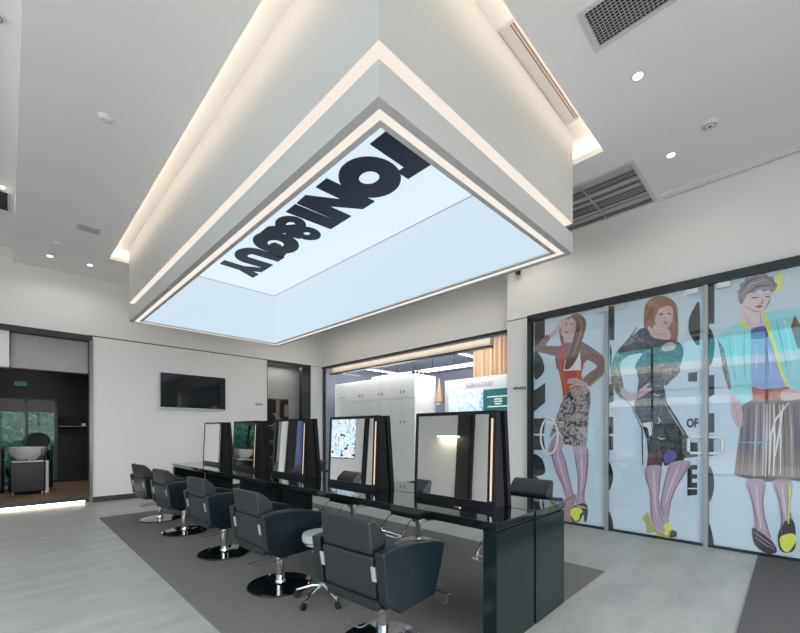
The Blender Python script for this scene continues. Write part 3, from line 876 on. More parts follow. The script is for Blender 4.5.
# ------------------------------------------------------------------ salon chairs
def salon_chair():
    t = thing('salon_chair', '', 'chair', (0, 0, 0), 0, 'salon chairs along the styling desk')
    MB().lathe([(0.0, 0), (0.262, 0), (0.267, 0.006), (0.26, 0.014), (0.10, 0.024), (0.045, 0.03), (0.0, 0.03)], 56).build('base', M['gloss'], t)
    MB().cyl((0, 0, 0.025), (0, 0, 0.34), 0.037, n=28).cyl((0, 0, 0.025), (0, 0, 0.05), 0.045, 0.039, n=28).build('pole', M['chrome'], t)
    b = MB()
    b.box(-0.22, 0.24, -0.222, 0.222, 0.335, 0.40, 0.012)
    b.build('seat_frame', M['leather'], t)
    MB().box(-0.22, 0.27, -0.218, 0.218, 0.395, 0.50, 0.035, seg=4).build('seat', M['leather'], t)
    # lower back
    b = MB()
    b.prism([(-0.215, 0.34), (-0.26, 0.335), (-0.285, 0.50), (-0.300, 0.635), (-0.25, 0.645), (-0.225, 0.52)], 'Y', -0.205, 0.205, 0.014, seg=3)
    br = b.build('backrest', M['leatherb'], t)
    MB().box(-0.28, -0.25, -0.205, 0.205, 0.405, 0.412).build('seam', M['satin'], br)
    # head bolster
    b = MB()
    pf = [(-0.293, 0.642), (-0.318, 0.815), (-0.300, 0.832), (-0.262, 0.818), (-0.212, 0.775), (-0.172, 0.722), (-0.167, 0.690), (-0.185, 0.660), (-0.235, 0.640)]
    b.prism(pf, 'Y', -0.195, 0.200, 0.014, seg=3)
    b.build('back_cushion', M['leatherb'], t)
    for sg in (-1, 1):
        ap = [(-0.31, 0.672), (-0.20, 0.684), (-0.06, 0.680), (0.08, 0.660), (0.25, 0.612), (0.215, 0.50), (0.145, 0.33), (-0.165, 0.322), (-0.275, 0.40)]
        b = MB()
        b.prism(ap, 'Y', 0.222 * sg, 0.292 * sg, 0.012, seg=3)
        b.build('armrest', M['leather'], t)
        pl = MB()
        pl.prism([(-0.302, 0.590), (-0.288, 0.51), (-0.278, 0.51), (-0.292, 0.590)], 'Y', 0.192 * sg, 0.222 * sg)
        o = pl.build('bracket', M['ventm'], t)  # pale plate standing in for the bright gap beside the armrest
        o['label'] = 'pale plate put in for a bright gap'
    r = 0.0065
    b = MB()
    b.tube([(0.20, -0.17, 0.35), (0.30, -0.17, 0.34), (0.45, -0.175, 0.19), (0.50, -0.16, 0.185), (0.50, 0.16, 0.185), (0.45, 0.175, 0.19), (0.30, 0.17, 0.34), (0.20, 0.17, 0.35)], r)
    b.tube([(0.44, -0.175, 0.20), (0.44, 0.175, 0.20)], r).tube([(0.41, -0.17, 0.23), (0.43, -0.17, 0.14), (0.50, -0.16, 0.18)], r).tube([(0.41, 0.17, 0.23), (0.43, 0.17, 0.14), (0.50, 0.16, 0.18)], r)
    b.build('footrest', M['chrome'], t)
    MB().tube([(0.0, -0.09, 0.25), (-0.27, -0.10, 0.235), (-0.285, -0.085, 0.235), (-0.285, 0.005, 0.235), (-0.27, 0.02, 0.235), (0.0, 0.02, 0.25)], 0.005).cyl((0, -0.1, 0.25), (0, 0.03, 0.25), 0.012).build('pump_lever', M['gsteel'], t)
    return t
ch = salon_chair()
left = [((1.615, 1.765), 5, 'black salon chair nearest the camera, back turned, in front of the nearest mirror'),
        ((1.625, 3.05), 2, 'black salon chair just beyond the round stool, back turned'),
        ((1.635, 4.27), 4, 'third black salon chair of the front row, facing the middle mirror'),
        ((1.62, 5.55), 5, 'fourth black salon chair of the front row, just before the farthest one'),
        ((1.60, 6.60), 6, 'farthest black salon chair of the front row, by the white wall')]
right = [((3.36, 1.80), 180, 'black salon chair behind the near end of the desk, its pad before the posters'),
         ((3.36, 3.05), 178, 'black salon chair behind the desk, its chrome pole seen under the desk top'),
         ((3.36, 4.27), 181, 'black salon chair behind the desk, at the back of the middle mirror'),
         ((3.36, 5.55), 180, 'black salon chair behind the desk, its pad seen beside the glazed room'),
         ((3.36, 6.70), 179, 'farthest black salon chair on the poster side of the desk')]
for k, ((x, y), rz, lab) in enumerate(left + right):
    if k == 0:
        ch.location = (x, y, 0.008)
        ch.rotation_euler = (0, 0, R(rz))
        ch['label'] = lab
    else:
        dup(ch, lab, (x, y, 0.008), R(rz))

# stool
t = thing('rolling_stool', 'round pale-topped stool on chrome castors between the two nearest chairs', 'stool', (1.71, 2.55, 0.008))
MB().lathe([(0.0, 0.455), (0.14, 0.455), (0.152, 0.465), (0.155, 0.49), (0.148, 0.515), (0.12, 0.523), (0.0, 0.525)], 40).build('seat', M['stoolseat'], t)
MB().lathe([(0.0, 0.44), (0.145, 0.44), (0.148, 0.457), (0.0, 0.457)], 40).build('seat_rim', M['chrome'], t)
MB().cyl((0, 0, 0.10), (0, 0, 0.30), 0.024).cyl((0, 0, 0.29), (0, 0, 0.445), 0.014).cyl((0, 0, 0.285), (0, 0, 0.30), 0.027).build('column', M['chrome'], t)
MB().tube([(0.0, 0.02, 0.43), (0.10, 0.06, 0.42), (0.13, 0.08, 0.40)], 0.005).build('height_lever', M['rubber'], t)
for k in range(5):
    a = R(72 * k + 52)
    ca, sa = math.cos(a), math.sin(a)
    lg = MB().tube([(0.0, 0.0, 0.115), (0.08 * ca, 0.08 * sa, 0.105), (0.21 * ca, 0.21 * sa, 0.062)], 0.0125).build('leg', M['chrome'], t)
    MB().cyl((0.21 * ca - 0.012 * sa, 0.21 * sa + 0.012 * ca, 0.025), (0.21 * ca + 0.012 * sa, 0.21 * sa - 0.012 * ca, 0.025), 0.025, n=18).cyl((0.21 * ca, 0.21 * sa, 0.03), (0.21 * ca, 0.21 * sa, 0.066), 0.008).build('castor', M['rubber'], lg)

# ------------------------------------------------------------------ things the mirrors and the glass show
struct(MB().box(-3.398, -3.36, 5.62, 6.02, 0, 4.2).build('trim_13', mat('brown_black_panel', (0.035, 0.032, 0.03), 0.5)))
struct(MB().box(-3.4, -3.3, 5.52, 5.60, 0, 4.3).build('trim_8', M['dark']))
t = thing('wall_lamp', 'small lit shelf lamp on the left wall reflected in the nearest mirror', 'lamp', (-3.36, 6.28, 1.64))
MB().box(0, 0.16, -0.35, 0.30, 0, 0.03).build('shade', M['white'], t)
MB().box(0.02, 0.14, -0.33, 0.28, -0.012, 0.0).build('tube', mat('lamp_tube', (1, 1, 1), 0.5, emit=(1.0, 0.85, 0.62), estr=14), t)
t = thing('lit_poster', 'bright pop graphic screen on the wall, reflected in the second mirror', 'screen', (-1.85, WY, 1.9))
MB().box(-0.62, 0.45, -0.05, 0, -1.0, 0.85).build('casing', M['satin'], t)
MB().box(-0.60, 0.43, -0.056, -0.05, -0.98, 0.83).build('picture', ramp_mat('pop_print', 'noise', 1.7, [(0, (0.02, 0.03, 0.06)), (0.40, (0.75, 0.85, 0.9)), (0.52, (0.10, 0.35, 0.65)), (0.56, (0.85, 0.9, 0.93)), (0.66, (0.8, 0.25, 0.35)), (0.72, (0.05, 0.07, 0.12))], 0.3, 2.5, 0.6), t)
struct(MB().box(-2.95, -2.80, WY - 0.06, WY, 0, 4.2).build('black_pilaster', M['dark']))  # black pilaster on the television wall, for the second mirror's reflection
struct(MB().box(-0.52, -0.30, WY - 0.08, WY, 0, 3.04).build('black_pier', M['dark']))  # black pier on the television wall, for the middle mirror's reflection
struct(MB().box(-1.05, -0.52, WY - 0.05, WY, 0, 3.04).build('blue_panel', M['navy']))  # blue panel next to the pier, for the same reflection
t = thing('elevated_walkway', 'teal clad walkway across the street reflected in the poster glass', 'walkway', (-12.5, 6, -0.12))
MB().box(-2, 0, -22, 26, 4.85, 5.85).build('cladding', M['teal'], t)
MB().box(-2.1, 0.1, -22, 26, 6.1, 6.35).build('beam', M['orange'], t)
MB().box(-2.2, 0.2, -22, 26, 4.45, 4.85).box(-2.1, 0.3, -22, 26, 2.75, 3.1).build('deck', M['white'], t)
for k in range(7):
    MB().box(-1.4, -0.8, -20 + 7 * k, -19.4 + 7 * k, 0, 4.45).build('column', M['conc'], t)
# a street building further back closes the view
t = thing('street_building', 'grey blue building across the street reflected in the poster glass', 'building', (-22, 6, -0.12))
MB().box(-4, 0, -30, 30, 0, 9).build('wall', mat('blue_grey_facade', (0.28, 0.34, 0.44), 0.8), t)

# ------------------------------------------------------------------ poster doors
PXW = WX - 0.02          # plane of the prints
def wall_pt(px, py, x):
    """survey point of the right wall -> (y, z) metres on the plane X = x"""
    u = (px - CXP) / F_PX
    d = x * math.sqrt(2) / (1 + u)
    return d * (1 - u) / math.sqrt(2), CAMH + (HYP - py) / F_PX * d
def zp(z, pts):
    ox, oy, s = z
    return [(ox + a / s, oy + b_ / s) for a, b_ in pts]
z1, z2, z3 = (528, 300, 8.889), (528, 360, 7.033), (528, 440, 6.333)
z4, z5, z6 = (610, 285, 7.03), (610, 365, 6.33), (610, 455, 6.33)
z7, z8, z9 = (700, 260, 5.28), (700, 370, 5.28), (700, 400, 3.72)
def smooth_poly(pts, n=4):
    out = []
    N = len(pts)
    for i in range(N):
        p0, p1, p2, p3 = pts[i - 1], pts[i], pts[(i + 1) % N], pts[(i + 2) % N]
        for k in range(n):
            t_ = k / n
            out.append(tuple(0.5 * ((2 * p1[j]) + (-p0[j] + p2[j]) * t_ + (2 * p0[j] - 5 * p1[j] + 4 * p2[j] - p3[j]) * t_ ** 2 + (-p0[j] + 3 * p1[j] - 3 * p2[j] + p3[j]) * t_ ** 3) for j in (0, 1)))
    return out
def pm(name, col): return mat('print_' + name, tuple(min(0.95, 1.45 * c) if max(col) > 0.1 else c for c in col), 0.6, spec=0.2)
PM = {
    'bg': pm('pale_blue', (0.49, 0.58, 0.80)), 'ink': pm('charcoal', (0.035, 0.04, 0.042)), 'skin': pm('skin', (0.50, 0.36, 0.36)), 'leg': pm('leg', (0.40, 0.30, 0.38)), 'legd': pm('leg_dark', (0.20, 0.12, 0.20)), 'legl': pm('leg_light', (0.53, 0.43, 0.48)), 'skind': pm('skin_dark', (0.34, 0.23, 0.24)), 'skinl': pm('skin_light', (0.60, 0.47, 0.45)), 'hairl': pm('hair_light', (0.36, 0.20, 0.13)), 'hair3l': pm('ash_hair_light', (0.42, 0.38, 0.42)), 'hair3d': pm('ash_hair_dark', (0.105, 0.09, 0.12)), 'aquad': pm('aqua_dark', (0.18, 0.42, 0.48)), 'aqual': pm('aqua_light', (0.42, 0.66, 0.68)), 'sleeved': pm('sheer_dark', (0.12, 0.07, 0.07)), 'redl': pm('red_light', (0.52, 0.14, 0.08)), 'pleatd': pm('pleat_dark', (0.101, 0.075, 0.075)), 'pleatl': pm('pleat_light', (0.62, 0.60, 0.60)), 'bluel': pm('soft_blue_light', (0.38, 0.48, 0.66)), 'cream': pm('cream', (0.58, 0.56, 0.42)),
    'hair1': pm('brown_hair', (0.15, 0.09, 0.075)), 'sleeve': pm('sheer_brown', (0.20, 0.12, 0.115)), 'red': pm('rust_red', (0.42, 0.09, 0.05)), 'white': pm('white', (0.72, 0.74, 0.78)),
    'hair2': pm('auburn_hair', (0.27, 0.13, 0.09)), 'hair3': pm('ash_hair', (0.28, 0.24, 0.27)), 'face3': pm('fair_skin', (0.60, 0.50, 0.52)), 'lip': pm('lip', (0.35, 0.12, 0.13)),
    'eye': pm('eye', (0.06, 0.05, 0.06)), 'aqua': pm('aqua', (0.27, 0.60, 0.66)), 'blue': pm('soft_blue', (0.26, 0.37, 0.62)), 'belt': pm('belt_red', (0.33, 0.055, 0.045)),
    'yel': pm('yellow', (0.62, 0.66, 0.10)), 'olive': pm('olive_gold', (0.36, 0.34, 0.13)), 'shoe': pm('shoe_dark', (0.09, 0.07, 0.085)), 'brown': pm('brown', (0.19, 0.11, 0.08)), 'violet': pm('violet', (0.12, 0.10, 0.30)), 'brown_sheer': pm('plum_sheer', (0.13, 0.07, 0.075)),
    'shoe1': pm('shoe_tan', (0.33, 0.22, 0.22)),
    'skirt1': ramp_mat('print_floral_skirt', 'noise', 11, [(0, (0.03, 0.03, 0.05)), (0.42, (0.20, 0.15, 0.15)), (0.50, (0.55, 0.48, 0.47)), (0.60, (0.10, 0.09, 0.14)), (0.66, (0.6, 0.55, 0.55))], 0.6, 1.5),
    'dress2': ramp_mat('print_dark_floral', 'noise', 12, [(0, (0.025, 0.028, 0.035)), (0.50, (0.09, 0.10, 0.10)), (0.58, (0.03, 0.035, 0.045)), (0.66, (0.26, 0.28, 0.24)), (0.72, (0.12, 0.09, 0.2))], 0.6, 1.0),
    'sleeve2': ramp_mat('print_floral_sleeve', 'noise', 16, [(0, (0.06, 0.06, 0.07)), (0.45, (0.35, 0.33, 0.26)), (0.55, (0.09, 0.08, 0.09)), (0.63, (0.42, 0.36, 0.38))], 0.6, 1.2),
    'skirt3': pm('metallic_skirt', (0.20, 0.155, 0.155)),
}
class Print:
    def __init__(s):
        s.bm = bmesh.new()
        s.mats = []
        s.layer = 0
    def poly(s, pts, m, smooth=True):
        if smooth:
            pts = smooth_poly(pts)
        if m not in s.mats:
            s.mats.append(m)
        s.layer += 1
        x = PXW - 0.0012 - 0.00012 * s.layer
        t_ = bmesh.new()
        f_ = t_.faces.new([t_.verts.new((x, *wall_pt(a, b_, x))) for a, b_ in pts])
        f_.normal_update()
        if f_.normal.x > 0:
            f_.normal_flip()
        bmesh.ops.triangulate(t_, faces=[f_])
        for f_ in t_.faces:
            f_.material_index = s.mats.index(m)
        me = bpy.data.meshes.new('tmp')
        t_.to_mesh(me)
        t_.free()
        s.bm.from_mesh(me)
        bpy.data.meshes.remove(me)
    def line(s, pts, wd, m):
        """a drawn stroke wd px wide along pts"""
        N = len(pts)
        L_, R_ = [], []
        for i, (a, b_) in enumerate(pts):
            p0, p1 = pts[max(i - 1, 0)], pts[min(i + 1, N - 1)]
            dx, dy_ = p1[0] - p0[0], p1[1] - p0[1]
            l = math.hypot(dx, dy_) or 1
            k = wd / 2 * (0.45 if i in (0, N - 1) else 1)
            L_.append((a - dy_ / l * k, b_ + dx / l * k))
            R_.append((a + dy_ / l * k, b_ - dx / l * k))
        s.poly(L_ + R_[::-1], m, False)
    def build(s, name, parent):
        me = bpy.data.meshes.new(name)
        s.bm.to_mesh(me)
        s.bm.free()
        for m in s.mats:
            me.materials.append(PM[m])
        o = bpy.data.objects.new(name, me)
        C.objects.link(o)
        o.parent = parent
        return o
def ypx(px, x=PXW):
    return wall_pt(px, HYP, x)[0]
def poster(label, pa, pb):
    ya, yb = ypx(pa), ypx(pb)
    t = thing('fashion_poster', label, 'poster', (0, 0, 0), 0, 'fashion posters behind the glass doors')
    MB().box(PXW, PXW + 0.012, yb, ya, 0.03, 2.96).build('sheet', PM['bg'], t)
    return t

# --- poster with the red top
t = poster('left fashion poster, woman in a rust red top and floral skirt', 534.5, 608)
p = Print()
for pts in (zp(z1, [(60, 165), (150, 150), (150, 400), (60, 410)]), zp(z2, [(60, 205), (122, 160), (120, 300), (40, 365), (40, 215)]), zp(z2, [(40, 410), (122, 410), (112, 518), (40, 518)]), zp(z2, [(40, 532), (108, 532), (122, 633), (40, 633)])):
    p.poly(pts, 'ink', False)
p.poly(zp(z1, [(62, 450), (100, 480), (135, 545), (140, 640), (62, 700)]), 'ink')
p.poly(zp(z3, [(32, 95), (80, 110), (105, 160), (102, 215), (30, 218)]), 'ink')
p.poly(zp(z3, [(30, 235), (80, 260), (100, 330), (100, 420), (30, 420)]), 'ink')
p.build('background_letters', t)
p = Print()
p.layer = 20
p.poly(zp(z1, [(285, 205), (310, 175), (380, 150), (350, 190), (325, 240), (318, 390), (298, 400), (280, 300)]), 'hair1')
p.poly(zp(z1, [(325, 310), (400, 310), (402, 370), (370, 400), (330, 400), (320, 370)]), 'skin')
p.poly(zp(z1, [(70, 405), (180, 408), (270, 410), (320, 395), (305, 480), (250, 500), (150, 475), (70, 455)]), 'sleeve')
p.poly(zp(z1, [(72, 412), (165, 305), (205, 328), (150, 412)]), 'sleeve', False)
p.poly(zp(z1, [(180, 312), (240, 262), (285, 200), (340, 165), (350, 195), (310, 240), (275, 268), (212, 325)]), 'skin')
p.poly(zp(z1, [(320, 215), (345, 180), (400, 162), (428, 200), (422, 255), (405, 310), (360, 332), (310, 322), (288, 290), (302, 250)]), 'skin')
p.poly(zp(z1, [(300, 400), (330, 380), (400, 380), (470, 370), (540, 405), (665, 500)]) + zp(z2, [(540, 60), (515, 115), (430, 182), (385, 140), (430, 90), (485, 45), (420, 0), (380, 30), (220, 70), (195, 20)]) + zp(z1, [(245, 500)]), 'sleeve')
p.poly(zp(z2, [(215, 55), (250, 50), (385, 20), (378, 90), (385, 150), (400, 190), (330, 205), (270, 265), (248, 265), (240, 190), (222, 110)]), 'red')
p.poly(zp(z1, [(305, 405), (330, 420), (330, 600), (290, 620), (285, 500)]), 'red')
p.poly(zp(z1, [(440, 470), (460, 445), (470, 560), (470, 615)]) + zp(z2, [(372, 72), (248, 76), (262, 0)]), 'white', False)
p.poly(zp(z1, [(372, 150), (415, 122), (465, 130), (508, 170), (516, 225), (500, 300), (478, 370), (455, 470), (430, 530), (375, 605), (325, 610), (350, 500), (385, 420), (405, 330), (424, 260), (425, 200), (402, 165)]), 'hair1')
for q_ in ([(330, 210), (352, 200), (354, 208), (332, 218)], [(378, 212), (402, 208), (402, 216), (380, 220)]):
    p.poly(zp(z1, q_), 'eye', False)
p.poly(zp(z1, [(322, 285), (340, 278), (358, 284), (340, 294)]), 'lip')
p.poly(zp(z2, [(270, 235), (330, 190), (410, 182), (437, 230), (439, 300), (427, 400), (417, 560), (407, 622), (340, 612), (250, 592), (245, 540), (212, 490), (152, 548), (165, 500), (190, 430), (235, 300), (250, 260)]), 'skirt1', False)
p.poly(zp(z2, [(285, 135), (330, 125), (385, 148), (418, 168), (405, 188), (345, 178), (300, 200), (290, 190), (318, 168), (280, 165)]), 'skin')
p.poly(zp(z3, [(148, 5), (185, -40), (225, 5), (205, 55), (235, 140), (247, 210), (268, 285), (290, 345), (268, 370), (240, 365), (215, 290), (170, 190), (150, 110), (125, 85), (133, 40)]), 'leg')
p.poly(zp(z3, [(288, 42), (376, 48), (381, 150), (371, 250), (355, 330), (358, 410), (330, 425), (302, 405), (320, 300), (310, 180), (298, 100)]), 'leg')
p.poly(zp(z3, [(222, 385), (250, 365), (285, 345), (305, 350), (298, 395), (285, 440), (300, 500), (290, 520), (235, 512), (228, 440)]), 'shoe1')
p.poly(zp(z3, [(285, 425), (350, 400), (378, 425), (372, 510), (358, 515), (350, 470), (325, 512), (290, 520), (272, 480)]), 'shoe')
p.poly(zp(z3, [(275, 440), (300, 425), (330, 430), (347, 455), (330, 470), (325, 500), (300, 515), (285, 495), (268, 470)]), 'yel')
for pts, w_, m_ in ((zp(z3, [(150, 30), (155, 110), (180, 190), (222, 285), (242, 360)]), 1.1, 'legd'), (zp(z3, [(222, 20), (208, 60), (238, 140), (250, 205), (272, 290), (284, 345)]), 1.0, 'legd'), (zp(z3, [(190, 30), (190, 110), (212, 190), (248, 300)]), 2.0, 'legl'),
                    (zp(z3, [(292, 60), (304, 140), (318, 230), (318, 320), (305, 400)]), 1.0, 'legd'), (zp(z3, [(374, 55), (378, 150), (368, 250), (354, 330), (354, 400)]), 1.3, 'legd'), (zp(z3, [(335, 60), (340, 160), (342, 250), (335, 330)]), 2.2, 'legl'),
                    (zp(z1, [(440, 140), (470, 200), (470, 280), (440, 380), (400, 500)]), 1.2, 'hairl'), (zp(z1, [(480, 170), (490, 230), (470, 320)]), 0.8, 'hairl'), (zp(z1, [(420, 280), (400, 400), (365, 520)]), 0.8, 'eye'),
                    (zp(z1, [(410, 180), (415, 240), (398, 305), (360, 326)]), 0.9, 'skind'), (zp(z1, [(345, 200), (340, 245), (330, 258)]), 0.5, 'skind'), (zp(z1, [(330, 345), (395, 340)]), 1.2, 'skind'), (zp(z1, [(90, 425), (180, 435), (270, 430)]), 1.0, 'sleeved'),
                    (zp(z1, [(500, 420), (580, 480), (640, 540)]), 1.2, 'sleeved'), (zp(z2, [(500, 60), (470, 115), (425, 165)]), 1.0, 'sleeved'), (zp(z2, [(240, 100), (262, 170), (262, 240)]), 1.6, 'redl'), (zp(z2, [(350, 90), (350, 130)]), 1.5, 'redl'),
                    (zp(z2, [(292, 142), (340, 152), (400, 172)]), 0.5, 'skind'), (zp(z2, [(300, 178), (345, 165)]), 0.5, 'skind'), (zp(z3, [(240, 400), (290, 375)]), 1.0, 'cream'), (zp(z3, [(300, 412), (345, 425), (372, 432)]), 1.4, 'cream'), (zp(z3, [(300, 410), (350, 420)]), 0.5, 'eye'), (zp(z3, [(240, 470), (290, 480)]), 1.2, 'cream')):
    p.line(pts, w_, m_)
p.poly(zp(z2, [(405, 185), (430, 182), (437, 190), (530, 108), (527, 100), (432, 178)]), 'olive', False)
p.build('figure', t)

# --- poster with the dark dress
t = poster('middle fashion poster, auburn-haired woman in a dark floral dress', 609, 704)
p = Print()
p.poly(zp(z1, [(722, 60), (768, 50), (768, 355), (722, 355)]), 'ink', False)
p.poly(zp(z1, [(728, 400), (745, 460), (742, 560), (728, 600)]), 'ink')
for pts in (zp(z2, [(572, 170), (602, 165), (602, 290), (572, 305)]), zp(z2, [(572, 400), (600, 400), (600, 520), (572, 520)]), zp(z2, [(572, 535), (600, 535), (600, 633), (572, 633)]), zp(z5, [(495, 50), (552, 45), (552, 105), (495, 105)])):
    p.poly(pts, 'ink', False)
p.poly(zp(z3, [(512, 145), (537, 200), (537, 260), (512, 315)]), 'ink')
p.poly(zp(z3, [(512, 450), (537, 520), (537, 585), (512, 582)]), 'ink')
p.poly(zp(z4, [(628, 130), (590, 165), (560, 225), (552, 300), (575, 370), (628, 415)]), 'ink')
p.poly(zp(z5, [(470, 490), (555, 490), (555, 580), (470, 590)]), 'ink', False)
p.poly(zp(z6, [(490, 65), (552, 62), (552, 252), (490, 258)]), 'ink', False)
for (a, b_) in ((92, 122), (150, 175), (208, 216)):
    p.poly(zp(z6, [(520 if a < 200 else 492, a), (556, a), (556, b_), (520 if a < 200 else 492, b_)]), 'bg', False)
p.build('background_letters', t)
yy, zz = wall_pt(692.5, 423.5, PXW)
text_mesh('small_letters', 'OF', 0.135, PM['ink'], t, on_x(PXW - 0.009, yy, zz), 0.0005, 0.006, sx=0.62)
p = Print()
p.layer = 20
p.poly(zp(z4, [(240, 210), (250, 140), (295, 92), (360, 76), (425, 95), (468, 140), (478, 220), (480, 330), (465, 405), (430, 390), (300, 330), (242, 300)]), 'hair2')
p.poly(zp(z4, [(280, 285), (370, 290), (425, 330), (410, 390), (300, 380), (262, 330)]), 'skin')
p.poly(zp(z4, [(318, 165), (370, 142), (432, 155), (442, 210), (430, 270), (392, 312), (345, 302), (312, 255)]), 'skin')
p.poly(zp(z4, [(300, 150), (350, 130), (420, 140), (350, 165), (318, 230), (300, 300), (285, 290)]), 'hair2')
for q_ in ([(345, 205), (372, 196), (374, 206), (347, 214)], [(402, 196), (428, 198), (427, 206), (403, 205)]):
    p.poly(zp(z4, q_), 'eye', False)
p.poly(zp(z4, [(370, 262), (390, 256), (408, 264), (390, 274)]), 'lip')
p.poly(zp(z4, [(195, 330), (130, 380), (70, 440), (30, 500), (10, 570)]) + zp(z5, [(0, 40), (15, 130), (50, 175), (85, 165), (78, 90), (62, 25)]) + zp(z4, [(80, 540), (140, 490), (250, 450)]), 'sleeve2')
p.poly(zp(z4, [(190, 335), (255, 300), (300, 365), (390, 385), (455, 385), (515, 445), (495, 560), (450, 610), (360, 620), (200, 600), (180, 560), (240, 450)]), 'dress2')
p.poly(zp(z4, [(70, 440), (200, 400), (300, 410), (290, 460), (80, 495)]), 'dress2')
p.poly(zp(z5, [(165, 15), (345, 15), (342, 130), (360, 235), (430, 345), (495, 455), (480, 520), (470, 600), (440, 612), (345, 640), (335, 610), (325, 645), (232, 645), (240, 560), (232, 470), (200, 370), (160, 300), (152, 255), (170, 190), (182, 100)]), 'dress2', False)
p.poly(zp(z5, [(335, 35), (380, 20), (442, 18), (432, 60), (390, 95), (348, 132)]), 'sleeve2')
p.poly(zp(z4, [(362, 440), (385, 415), (430, 400), (462, 425), (445, 455), (385, 465)]), 'skin')
p.poly(zp(z5, [(70, 150), (95, 150), (132, 185), (185, 160), (240, 115), (250, 122), (230, 145), (270, 152), (205, 195), (135, 228), (95, 208), (70, 180)]), 'skin')
p.poly(zp(z5, [(205, 368), (270, 360), (272, 440), (248, 452), (240, 400), (208, 385)]), 'white', False)
p.poly(zp(z5, [(240, 560), (325, 545), (330, 645), (232, 645)]), 'brown_sheer', False)
p.poly(zp(z5, [(345, 560), (400, 540), (420, 590), (350, 625)]), 'violet')
p.poly(zp(z6, [(230, 75), (326, 72), (319, 180), (308, 280), (316, 360), (350, 430), (360, 480), (325, 500), (285, 450), (258, 400), (256, 320), (248, 220), (222, 140)]), 'leg')
p.poly(zp(z6, [(378, 55), (450, 35), (512, 45), (478, 115), (420, 210), (390, 290), (376, 370), (368, 430), (345, 410), (318, 320), (336, 230), (360, 130)]), 'leg')
p.poly(zp(z6, [(242, 355), (258, 420), (285, 485), (238, 497), (224, 430), (203, 402)]), 'olive', False)
p.poly(zp(z6, [(258, 425), (300, 480), (345, 490), (380, 465), (422, 485), (422, 520), (372, 527), (305, 512)]), 'olive', False)
p.poly(zp(z6, [(390, 480), (420, 485), (420, 515), (380, 520)]), 'shoe')
p.poly(zp(z6, [(338, 445), (365, 432), (392, 445), (398, 470), (372, 480), (365, 510), (340, 500), (350, 475)]), 'yel')
for pts, w_, m_ in ((zp(z6, [(236, 85), (230, 140), (256, 225), (262, 330), (268, 420), (300, 470)]), 1.0, 'legd'), (zp(z6, [(320, 80), (313, 180), (304, 280), (318, 370), (345, 430)]), 1.0, 'legd'), (zp(z6, [(275, 85), (280, 180), (284, 290), (295, 390)]), 2.4, 'legl'),
                    (zp(z6, [(384, 60), (358, 130), (336, 230), (322, 310), (345, 400)]), 1.0, 'legd'), (zp(z6, [(500, 55), (470, 115), (415, 210), (384, 290), (370, 380)]), 1.2, 'legd'), (zp(z6, [(440, 60), (410, 130), (375, 220), (350, 310)]), 2.4, 'legl'),
                    (zp(z4, [(262, 200), (275, 140), (320, 105), (380, 95)]), 1.2, 'hairl'), (zp(z4, [(258, 270), (275, 200), (320, 140)]), 0.9, 'hair1'), (zp(z4, [(452, 160), (462, 240), (462, 340)]), 1.2, 'hair1'), (zp(z4, [(440, 230), (446, 300), (442, 370)]), 0.8, 'hairl'),
                    (zp(z4, [(385, 205), (392, 235), (382, 244)]), 0.5, 'skind'), (zp(z4, [(432, 200), (424, 265), (392, 305)]), 0.9, 'skind'), (zp(z4, [(320, 215), (330, 265), (350, 295)]), 0.9, 'skinl'), (zp(z4, [(340, 196), (374, 188)]), 0.5, 'hair1'), (zp(z4, [(300, 330), (350, 350), (400, 340)]), 0.8, 'skind'),
                    (zp(z5, [(140, 200), (190, 180), (238, 130)]), 0.5, 'skind'), (zp(z5, [(160, 205), (215, 185), (262, 155)]), 0.5, 'skind'), (zp(z5, [(180, 60), (190, 130), (172, 220)]), 0.8, 'ink'), (zp(z5, [(250, 320), (270, 420), (255, 540)]), 0.8, 'ink'), (zp(z5, [(300, 480), (310, 560)]), 1.0, 'violet'), (zp(z5, [(345, 240), (400, 330), (470, 440)]), 0.8, 'cream'),
                    (zp(z5, [(300, 330), (318, 350), (305, 372)]), 1.4, 'cream'), (zp(z5, [(300, 455), (325, 470), (350, 462)]), 1.2, 'cream'), (zp(z5, [(275, 180), (300, 195), (320, 185)]), 1.0, 'cream'), (zp(z6, [(205, 400), (240, 365), (262, 430)]), 0.8, 'yel'), (zp(z6, [(300, 478), (345, 492), (385, 475)]), 0.8, 'cream')):
    p.line(pts, w_, m_)
for (A_, B_) in ((zp(z5, [(30, 165), (70, 210)]), None), (zp(z5, [(60, 185), (130, 255)]), None), (zp(z5, [(138, 260), (150, 300)]), None), (zp(z5, [(150, 300), (200, 405)]), None), (zp(z5, [(200, 405), (204, 633)]), None), (zp(z4, [(105, 410), (188, 295)]), None)):
    (xa, ya_), (xb, yb_) = A_
    p.poly([(xa, ya_), (xb, yb_), (xb + 1.0, yb_), (xa + 1.0, ya_)], 'ink', False)
p.build('figure', t)

